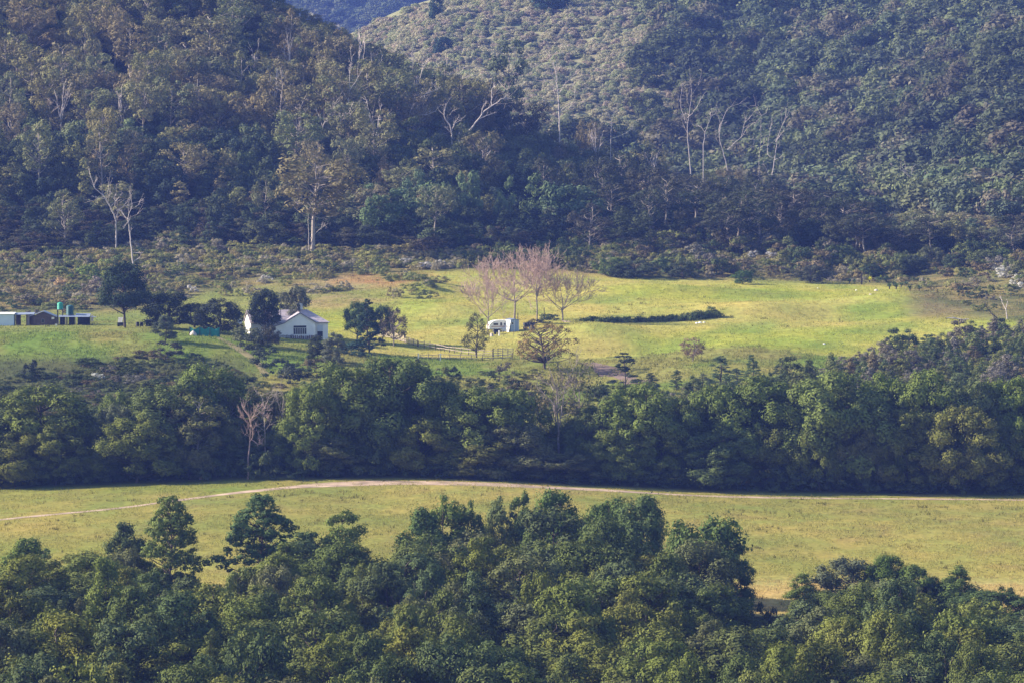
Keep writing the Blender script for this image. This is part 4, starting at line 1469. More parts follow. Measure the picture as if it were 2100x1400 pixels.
# ------------------------------------------------------------------ trees of the yard, garden and meadow
protos('norfolk', 1, H=9., R=2.4, base=.12, prof='cone', K=130, cr=.42, npc=560, ln=.30, wd=.11, trunk_r=.14, gap=.8, flat=.45, inner=.55, lobes=.05)
protos('tiered', 1, H=8., R=3.0, base=.25, prof='ragged', K=44, cr=.62, npc=330, ln=.28, wd=.14, trunk_r=.14, flat=.4, bark=M_BARK)
protos('poplar', 1, H=8., R=1.9, base=.2, prof='egg', K=60, cr=.5, npc=330, ln=.2, wd=.13, trunk_r=.16, gap=1.1, bark=M_BARK)
protos('autumn', 1, H=8., R=4.4, base=.26, prof='dome', K=150, cr=.50, npc=150, ln=.26, wd=.18, trunk_r=.22, gap=1.1, bark=M_BARK)
protos('small_bare', 1, H=4., R=1.9, base=.3, prof='dome', K=44, cr=.42, npc=420, ln=.17, wd=.11, trunk_r=.12, gap=1.0, bark=M_TRUNK_GREY)


def by_base(kind, name, px, base, top, wpx, color, label, cat, y0=860, y1=1110, **kw):
    g = gpoint(px, base, y0, y1)
    return tree_px(kind, name, px, g.y, top, wpx, color, label, cat, **kw)


protos('parasol', 3, H=8., R=3.4, base=[.30, .36, .33], prof=['dome', 'egg'], K=52, cr=.95, npc=270, gap=.66, ln=.32, wd=.18, trunk_r=.22)
DK = (.028, .042, .028)
by_base('parasol', 'yard_tree', 255, 672, 543, 104, DK, 'big dark evergreen with pyramid crown and thick trunk in the yard', 'tree', idx=1)
by_base('round', 'yard_tree', 345, 674, 600, 92, (.034, .044, .03), 'dark spreading bushy tree right of the big dark evergreen', 'tree', idx=0)
by_base('round', 'yard_tree', 398, 672, 622, 70, (.036, .046, .034), 'lower dark bushy tree behind the teal shade net', 'tree', idx=2)
by_base('round', 'yard_tree', 446, 684, 614, 88, (.034, .042, .032), 'dark bushy tree left of the farmhouse satellite dish', 'tree', idx=3)
by_base('wattle', 'mound_tree', 338, 702, 650, 44, (.06, .075, .05), 'small grey green tree on a thin stem at the edge of the mound', 'tree', idx=2)
by_base('parasol', 'house_tree', 544, 690, 598, 64, (.030, .040, .032), 'round dark tree hiding the left roof of the farmhouse', 'tree', idx=0)
tree_px('round', 'house_tree', 604, 952, 586, 58, (.085, .092, .066), 'grey green leafy tree behind the farmhouse chimney', 'tree', idx=2)
by_base('round', 'garden_bush', 549, 713, 668, 38, (.05, .05, .034), 'brownish rounded bush at the left corner of the farmhouse front', 'bush', idx=1)
by_base('egg' if 'egg' in PROTO else 'slim_wattle', 'garden_tree', 651, 738, 686, 36, (.036, .046, .030), 'narrow dark clipped tree on the lawn below the farmhouse door', 'tree', idx=1)
by_base('slim_wattle', 'garden_tree', 686, 748, 682, 44, (.085, .095, .068), 'grey leaved slender tree on the lawn right of the narrow dark one', 'tree', idx=3)
by_base('norfolk', 'norfolk_pine', 757, 724, 610, 70, (.028, .048, .036), 'dark symmetrical conifer with whorled branches right of the farmhouse', 'conifer')
by_base('parasol', 'garden_tree', 732, 700, 622, 54, (.05, .078, .04), 'green spreading tree pressed against the left of the symmetrical conifer', 'tree', idx=3)
by_base('parasol', 'garden_tree', 784, 702, 630, 46, (.046, .07, .038), 'green tree pressed against the right of the symmetrical conifer', 'tree', idx=1)
by_base('small_bare', 'garden_tree', 807, 710, 632, 52, (.07, .06, .05), 'thin half bare tree with pale trunk by the weathered paddock fence', 'tree')
by_base('poplar', 'poplar', 977, 733, 642, 46, (.085, .085, .038), 'columnar sparse poplar behind the paddock corner', 'poplar')
by_base('autumn', 'autumn_tree', 1117, 757, 664, 120, (.165, .12, .055), 'orange brown autumn tree with wide crown at the meadow foot', 'tree')
by_base('small_bare', 'lone_tree', 1422, 740, 693, 54, (.13, .085, .068), 'small reddish wind shaped tree alone in the middle of the meadow', 'tree')
by_base('tiered', 'tiered_tree', 1283, 806, 720, 78, (.034, .046, .036), 'dark tiered conifer with gaps between its layers behind the belt', 'conifer', y0=850)
for i, (px, base, top, w, c, lab) in enumerate([
        (1478, 792, 726, 66, (.05, .078, .048), 'bluish young pine with round shoulders at the lower meadow edge'), (1545, 782, 724, 46, (.052, .085, .044), 'pointed young pine alone at the lower meadow edge'),
        (1601, 786, 732, 52, (.045, .066, .044), 'dark young pine left of the right hand scrub'), (1388, 800, 756, 44, (.045, .07, .042), 'small dark pine between the lone tree and the belt'),
        (1335, 806, 762, 54, (.05, .07, .042), 'blunt bluish pine right of the tiered conifer'), (1440, 800, 764, 60, (.055, .072, .052), 'greyish pine just above the belt below the lone tree'),
        (1510, 800, 752, 56, (.05, .075, .05), 'greyish pine filling the gap between two young pines')]):
    by_base('pine', 'pine_tree', px, base, top, w, c, lab, 'pine', idx=i, y0=850)
for px, base, top, w, c, lab in [
        (505, 706, 672, 60, (.075, .085, .05), 'grey green shrub at the garden slope below the satellite dish'), (524, 728, 688, 66, (.05, .058, .04), 'dull shrub on the garden slope left of the lawn'),
        (540, 752, 715, 58, (.036, .046, .034), 'dark round shrub where the pale path meets the lawn'), (565, 775, 735, 76, (.032, .042, .032), 'largest dark round shrub at the lower end of the lawn'),
        (598, 788, 752, 48, (.038, .046, .036), 'dark low shrub right of the largest one below the lawn'), (345, 730, 702, 70, (.04, .042, .034), 'dark shrub on top of the heath under the small mound tree'),
        (60, 772, 738, 36, (.03, .038, .034), 'dark upright bush alone in the heath near the left edge'), (200, 776, 764, 34, (.30, .31, .30), 'pale flowering bush in the heath'),
        (120, 592, 570, 30, (.36, .26, .15), 'pale orange flowering bush above the sheds'), (180, 582, 545, 60, (.10, .135, .04), 'bright green domed shrub on the slope above the yard'),
        (228, 592, 553, 44, (.12, .14, .045), 'light green shrub left behind the big dark evergreen'), (188, 600, 568, 50, (.15, .13, .12), 'grey twiggy shrub above the small pale pillar'),
        (730, 722, 700, 60, (.03, .055, .045), 'low blue green flower border below the symmetrical conifer'),
        (1128, 664, 646, 40, (.05, .07, .045), 'spiky dark plant between the bare trees'), (1098, 667, 655, 30, (.05, .05, .04), 'low dark plant at the foot of the straight bare tree')]:
    by_base('shrub', 'garden_shrub', px, base, top, w, c, lab, 'bush', parts=False)
for px in (655, 675, 695, 715, 735, 752):
    by_base('shrub', 'border_plant', px, 716 + (px - 655) * .19, 706 + (px - 655) * .17, 26, (.035, .06, .045), 'low dark plant of the curved flower border on the lawn', 'plant', group='plants of the curved flower border', parts=False)

# bare trees around the caravan
TREES_E = [(1000.7, 681, 572, 1.4, 31, 'leaning bare tree with low spreading twigs left of the caravan', .11, .30),
           (1055, 655, 517, 1.9, 32, 'tallest bare tree with twin trunks and broad pinkish crown behind the caravan', .17, .28),
           (1101, 663, 519, .6, 33, 'straight bare tree with a long clean trunk right of the tallest one', .13, .44),
           (1154, 659, 558, 1.7, 34, 'rightmost bare tree, lower, with a rounded open crown', .15, .26)]
for px, base, top, spw, sd_, lab, r0, first in TREES_E:
    g = gpoint(px, base, 900, 1060)
    h = at(px, top, g.y).z - g.z
    twig_tree('bare_tree', lab, 'bare tree', g, h, spw, sd_, depth=5, r0=r0, first=first, up=.55, kids=(3, 3) if sd_ == 32 else (2, 3), fan=.52, minr=.024, length=.52, bark=M_TRUNK_GREY)

# hedge across the meadow
hd_pts = [(1192, 658), (1215, 660), (1250, 662), (1290, 661), (1330, 660), (1370, 659), (1400, 658), (1430, 655), (1455, 652), (1478, 650)]
hP = [gpoint(a, b_, 900, 1060) for a, b_ in hd_pts]
rg = np.random.default_rng(77)
cl, g0 = [], hP[0]
for i in range(280):
    t = rg.uniform(0, len(hP) - 1.01)
    k = int(t)
    q = hP[k].lerp(hP[k + 1], t - k)
    hgt = np.interp(t, [0, .6, 2, 4, 6, 7.5, 8.4, 9], [.3, .8, 1.1, .8, 1.3, 1.5, 2.2, .7])
    r = rg.uniform(.5, .85)
    cl.append((np.array([q.x - g0.x + rg.normal() * .3, q.y - g0.y + rg.normal() * .7, q.z - g0.z + rg.uniform(.1, 1) * hgt * rg.uniform(.6, 1.15) - .25]), r * rg.uniform(.6, 1)))
C_, N_, T_2 = clump_leaves(cl, rg, 420, .8)
V_, F_ = leaf_quads(C_, N_, .26, .14, rg)
hm = fast_mesh('hedge_leaves', V_, F_, M_LEAF)
face_tint(hm, T_2)
ho = tag(link('hedge', hm), 'long low dark hedge lying across the meadow right of the bare trees', 'hedge')
ho.location = g0
ho.color = (.062, .084, .036, 1)


# rosette plants (aloes) at the far meadow edge
def rosette(px, row, size, col, label, group=None):
    g = gpoint(px, row, 960, 1120)
    rg = np.random.default_rng(int(px))
    V, q = [], []
    for i in range(26):
        a, el = rg.uniform(0, 6.28), rg.uniform(.25, 1.3)
        d = np.array([math.cos(a) * math.cos(el), math.sin(a) * math.cos(el), math.sin(el)])
        sd2 = np.array([-math.sin(a), math.cos(a), 0]) * .09 * size
        b0 = np.array([0, 0, .35 * size])
        m1, e = b0 + d * .6 * size, b0 + d * 1.05 * size - np.array([0, 0, .25 * size])
        k = len(V)
        V += [b0 - sd2, b0 + sd2, m1 + sd2, m1 - sd2, e + sd2 * .2, e - sd2 * .2]
        q += [[k, k + 1, k + 2, k + 3], [k + 3, k + 2, k + 4, k + 5]]
    me = fast_mesh('rosette_leaves', np.array(V), np.array(q), M_LEAF)
    face_tint(me, rg.uniform(.3, .9, len(q)))
    o = thing('aloe', label, 'aloe', g, 0, group)
    c = link('leaves', me, o)
    c.color = (*col, 1)
    t = Tubes()
    t.add([(0, 0, -.2), (0, 0, .45 * size)], [.14 * size, .1 * size], 6)
    link('stem', t.build('aloe_stem', M_BARK), o)


for px, row, sz in [(1752, 583, 1.1), (1824, 593, 1.2), (1838, 594, 1.3), (1848, 590, 1.2), (1866, 597, 1.1), (1885, 597, 1.1), (1858, 588, 1.0), (1742, 582, 1.0), (1832, 586, 1.0)]:
    rosette(px, row, sz, (.07, .10, .05), 'green rosette plant in the clump at the far right edge of the meadow', 'rosette plants at the far meadow edge')
rosette(1783, 579, 1.1, (.42, .40, .03), 'yellow flowering plant beside the thick dark post')
rosette(1806, 574, .9, (.42, .40, .03), 'second yellow flowering plant right of the one by the post')

# ------------------------------------------------------------------ heath, scrub and young woodland
SCRUB_COL = [((.060, .080, .036), 'dark green'), ((.105, .118, .045), 'olive'), ((.125, .105, .062), 'brownish'), ((.115, .108, .09), 'greyish'), ((.145, .165, .055), 'light green')]


CROWD_SCRUB = []


def scrub(name, n_max, pts, kind, hr, wr, where, cat, weights, parts=False, dark=1.0):
    rg_ = np.random.default_rng(hash_seed(name))
    rg_.shuffle(pts)
    for x, Y in pts[:n_max]:
        k = int(rg_.choice(5, p=weights))
        c, wd_ = SCRUB_COL[k]
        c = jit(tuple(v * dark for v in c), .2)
        f = rg_.uniform(0, 1) ** 1.6
        h = hr[0] + (hr[1] - hr[0]) * f
        w = (wr[0] + (wr[1] - wr[0]) * f) * rg_.uniform(.85, 1.2)
        o = plant(kind, name, x, Y, h, w, c, '%s %s' % (wd_, where), cat, '%s %s' % (wd_, where), parts=parts)
        pp, rr = pz(x, Y)
        CROWD_SCRUB.append((o, pp, rr - h * .5 / mpp(Y), '%s %s' % (wd_, cat)))


def pz(x, Y):
    return px_of(x, Y), row_of(float(ground(x, Y)), Y)


def heath_keep(x, Y):
    p, r = pz(x, Y)
    return -40 < p < 640 and r > np.interp(p, [0, 60, 150, 230, 330, 400, 460, 520, 600, 640], [786, 770, 750, 738, 728, 734, 756, 784, 798, 806]) and r < 860


pts = spread(-92, -30, 838, 922, 3.0, rng, heath_keep)
print('heath', len(pts))
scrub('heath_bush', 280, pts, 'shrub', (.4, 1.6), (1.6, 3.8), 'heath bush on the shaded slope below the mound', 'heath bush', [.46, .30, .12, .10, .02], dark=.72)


def mid_keep(x, Y):
    p, r = pz(x, Y)
    return 600 < p < 1280 and 752 < r < 850 and not (1180 < p < 1330 and r < 800)


pts = spread(-40, 22, 838, 900, 3.6, rng, mid_keep)
scrub('bank_shrub', 120, pts, 'shrub', (.8, 2.4), (1.8, 3.6), 'shrub on the bank between the paddock fence and the belt', 'shrub', [.5, .25, .15, .10, 0], dark=.75)


def right_keep(x, Y):
    p, r = pz(x, Y)
    return 1270 < p < 2160 and r > np.interp(p, [1270, 1400, 1520, 1640, 1700, 1760, 1830, 1900, 1960, 2030, 2100, 2160], [815, 805, 800, 775, 755, 735, 712, 702, 690, 668, 655, 650]) + 8 and Y < 990


pts = spread(15, 102, 842, 990, 4.1, rng, right_keep)
print('right wood', len(pts))
scrub('scrub_tree', 290, pts, 'scrub_tree', (1.5, 4.9), (1.9, 3.9), 'young scrub tree on the slope right of the meadow', 'scrub tree', [.38, .22, .06, .32, .02], parts=True, dark=1.0)
for px, base, lab in [(2025, 640, 'dark bent dead stem sticking out of the right hand scrub'), (2062, 655, 'pale forked dead stem near the right edge above the scrub')]:
    TR = Tz(1600, 400, 4.2)
    lists = [[(1870, 1060), (1800, 1000), (1770, 940), (1765, 920)], [(1800, 1000), (1830, 1030)]] if px == 2025 else [[(1955, 1050), (1940, 980), (1960, 920)], [(1945, 990), (1900, 900), (1905, 880)]]
    branch_tree('dead_sapling', lab, 'dead tree', lists, TR, 985, .14, M_BARK_DARK if px == 2025 else M_BARK_DEAD, px, twigs=3)
g = gpoint(1965, 658, 940, 1050)
t = Tubes()
t.add([(-2.2, 0, .5), (-.6, .2, .42), (.9, 0, .15), (2.0, -.2, .3)], [.1, .16, .17, .08], 6)
t.add([(-.6, .2, .42), (-1.2, .1, .9)], [.08, .04], 5)
tag(link('fallen_log', t.build('log', M_BARK_DEAD)), 'pale fallen log at the right end of the meadow above the scrub', 'log').location = g


def far_keep(x, Y):
    p, r = pz(x, Y)
    return -60 < p < 2170 and r < np.interp(p, [0, 250, 300, 420, 620, 700, 900, 1050, 1250, 1400, 1700, 1830, 1880, 2000, 2100], [652, 640, 630, 600, 568, 562, 552, 550, 564, 570, 578, 582, 600, 640, 660]) and r > 440


rg5 = np.random.default_rng(5)
pts = spread(-112, 122, 1000, 1166, 3.9, rg5, lambda x, Y: far_keep(x, Y) and not (440 < px_of(x, Y) < 900 and pz(x, Y)[1] > 562 and rg5.random() < .62) and not (px_of(x, Y) > 1860 and pz(x, Y)[1] > 548 and rg5.random() < .6))
print('far scrub', len(pts))
big = [p_ for p_ in pts if 980 < px_of(*p_) < 2200 and pz(*p_)[1] < 572]
rest = [p_ for p_ in pts if p_ not in big]
scrub('thicket_bush', 290, rest, 'shrub', (.7, 2.2), (1.8, 4.0), 'thicket bush on the slope between the yard and the wooded hill', 'thicket bush', [.30, .27, .22, .11, .10])
scrub('edge_shrub', 290, big, 'shrub', (1.4, 4.2), (2.8, 6.2), 'rounded shrub between the meadow and the wooded hill', 'edge shrub', [.42, .24, .18, .14, .02], dark=.9)
for i, (px, base, top, w, c, lab) in enumerate([
        (1252, 566, 528, 62, (.075, .105, .034), 'green bush at the top left corner of the meadow'), (1300, 570, 536, 90, (.045, .058, .036), 'dark wide bush casting a wedge of shade at the top of the meadow'),
        (1402, 572, 536, 48, (.05, .062, .036), 'dark round bush on the meadow top edge'), (1524, 583, 555, 38, (.05, .085, .03), 'small bright green ball shaped bush at the meadow top edge'),
        (1662, 580, 545, 62, (.055, .062, .044), 'greyish ball shaped bush on the meadow top edge'), (1787, 570, 542, 44, (.045, .065, .034), 'dark green ball shaped bush near the yellow flowers'),
        (1850, 560, 520, 48, (.085, .105, .042), 'pale green domed bush under the forest on the right'), (1876, 562, 524, 50, (.038, .05, .036), 'dark domed bush touching the pale green one on the right'),
        (1910, 545, 506, 44, (.075, .085, .05), 'grey green domed bush under the tall gums on the right'), (1965, 548, 520, 56, (.042, .058, .034), 'dark low bush above the brown mound'),
        (2022, 546, 512, 56, (.075, .09, .04), 'rounded gum bush above the brown mound'), (1975, 610, 588, 24, (.036, .05, .034), 'small dark bush on the brown mound'), (2017, 614, 596, 20, (.036, .05, .034), 'smaller dark bush right of the other on the brown mound')]):
    by_base('round' if w > 30 else 'shrub', 'meadow_bush', px, base, top, w, c, lab, 'bush', y0=980, y1=1180, idx=i, parts=w > 30)
for i, (px, base) in enumerate([(2030, 556), (2048, 562), (2062, 556), (2078, 566), (2090, 574), (2098, 590), (2060, 570), (2085, 584)]):
    by_base('shrub', 'white_bush', px, base, base - 11, 24, (.38, .375, .37), 'white flowering bush at the right edge of the brown mound', 'bush', y0=980, y1=1180, group='white flowering bushes on the brown mound', parts=False)
for i, (px, base) in enumerate([(1546, 530), (1580, 532), (393, 600), (545, 580), (870, 552), (905, 548), (830, 545)]):
    by_base('shrub', 'pale_bush', px, base, base - 15, 26, (.30, .29, .29), 'pale twiggy bush among the scrub below the wooded hill', 'bush', y0=1000, y1=1200, group='pale twiggy bushes in the scrub', parts=False)

# ------------------------------------------------------------------ wooded hill
SIL = np.array([(-200, -80), (500, -60), (600, 0), (680, 40), (750, 85), (830, 95), (900, 115), (980, 140), (1050, 150), (1120, 190), (1200, 235), (1300, 270), (1400, 300), (1500, 310), (1600, 345), (1700, 385), (1800, 425), (1855, 440), (1895, 408), (1950, 420), (2010, 438), (2100, 452), (2300, 460)], float)
HCOL = {'gum': [(.112, .105, .055), (.100, .102, .052), (.118, .102, .060), (.086, .094, .050)],
        'regrowth': [(.125, .112, .058), (.110, .108, .050), (.114, .095, .056), (.092, .100, .046)],
        'forest': [(.064, .080, .044), (.074, .090, .044), (.056, .070, .045), (.084, .094, .046)]}
HWORD = {'gum': 'airy brownish gum tree', 'regrowth': 'slim rusty young gum', 'forest': 'dark bluish green tree'}
cnt = {'gum': 0, 'regrowth': 0, 'forest': 0}
late = []
CROWD_HILL, CROWD_FAR = [], []
rh = np.random.default_rng(101)


def hill_keep(x, Y):
    p = px_of(x, Y)
    return -330 < p < 2190


hp_ = spread(-175, 155, 1136, 1425, 6.3, rh, hill_keep)
hp_.sort(key=lambda q: q[1])
for x, Y in hp_:
    p, r = pz(x, Y)
    lim = float(np.interp(p, SIL[:, 0], SIL[:, 1]))
    if r < lim + 6 or (Y > 1380 and r > 300):
        continue
    right = p > 1850 and r < 522                         # tall gums on the right behind the brown mound
    if not right and p < 1500 and Y < 1134 + 46 * float(fbm(x / 15, 3.7, 2)) - 8 and rh.random() < .85:   # ragged foot of the wood
        continue
    if r > 452 and not right and rh.random() < .25:
        continue
    if right:
        kind = rh.choice(['regrowth', 'gum', 'forest'], p=[.55, .25, .20])
    elif r > 330 and p < 1300:
        kind = rh.choice(['regrowth', 'gum', 'forest'], p=[.14, .06, .80])
    else:
        kind = rh.choice(['regrowth', 'gum', 'forest'], p=[.44, .34, .22])
    h = {'gum': rh.uniform(13, 20), 'regrowth': rh.uniform(8, 14), 'forest': rh.uniform(6.5, 12)}[kind]
    if r > 440:
        h *= .7
    hm_ = at(p, lim + rh.uniform(0, 45), Y).z - float(ground(x, Y))
    if h > hm_:
        h = max(4.0, hm_)
    w = {'gum': rh.uniform(6, 10), 'regrowth': rh.uniform(3.4, 5.6), 'forest': rh.uniform(5.5, 8.5)}[kind] * min(1, (h / 9)) ** .5
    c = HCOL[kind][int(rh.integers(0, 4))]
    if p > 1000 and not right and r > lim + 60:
        c = (c[0] * .40, c[1] * .47, c[2] * .58)           # shade of the gully painted into the leaf colour
    if kind == 'forest' and r > 350 and not right:         # shade along the hill foot put into the leaf colour
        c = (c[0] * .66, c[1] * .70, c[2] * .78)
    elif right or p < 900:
        c = tuple(v * 1.25 for v in c)  # brighter leaves; on the left spur they paint in sunlit crowns
    inview = -20 < p < 2120
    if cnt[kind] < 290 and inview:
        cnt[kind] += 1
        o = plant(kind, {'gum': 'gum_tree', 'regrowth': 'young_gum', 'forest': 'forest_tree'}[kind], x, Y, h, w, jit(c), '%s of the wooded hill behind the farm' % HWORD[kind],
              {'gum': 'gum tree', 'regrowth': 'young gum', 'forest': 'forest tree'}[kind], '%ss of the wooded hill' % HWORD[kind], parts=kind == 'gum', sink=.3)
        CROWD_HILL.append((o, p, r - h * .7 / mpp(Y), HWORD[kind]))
    else:
        late.append((x, Y, h, w, kind))
print('hill', cnt, 'rest', len(late))

# single trees of the hill that stand out
for kind, px, base, top, w, c, lab in [
        ('gum', 640, 520, 318, 150, (.13, .115, .06), 'spreading brown gum with white lower limbs at the foot of the wooded hill'),
        ('gum', 1040, 330, 78, 75, (.06, .075, .05), 'dark tufted tree standing highest on the right shoulder of the wooded hill'),
        ('regrowth', 385, 340, 245, 62, (.16, .135, .07), 'pale brown bushy gum lit in the middle of the wooded hill'),
        ('gum', 580, 320, 125, 95, (.13, .115, .065), 'tall thin crowned gum left of the dead trees on the wooded hill'),
        ('regrowth', 1080, 330, 240, 34, (.17, .15, .06), 'small yellowish young gum alone in the dark gully'),
        ('gum', 430, 200, 20, 90, (.12, .115, .06), 'flat topped gum near the top left of the wooded hill')]:
    Y = gpoint(px, base, 1120, 1420).y
    tree_px(kind, 'gum_tree', px, Y - 2, top, w, c, lab, 'gum tree')
for px, base, top, w in [(740, 470, 380, 80), (820, 480, 388, 80), (900, 478, 372, 70), (960, 480, 350, 50), (1100, 478, 360, 70), (1150, 482, 376, 72), (1205, 484, 378, 90), (1232, 482, 405, 34), (690, 470, 410, 60), (780, 490, 400, 70), (860, 470, 352, 60), (1035, 482, 365, 36)]:
    Y = gpoint(px, base, 1120, 1300).y
    o = tree_px('forest', 'forest_tree', px, Y - 4, top, w, jit((.078, .108, .058)), 'sunlit grey green tree in the row at the foot of the wooded hill', 'forest tree', group='sunlit trees at the foot of the hill', parts=False)
    CROWD_HILL.append((o, px, top + 30, 'sunlit grey green tree'))

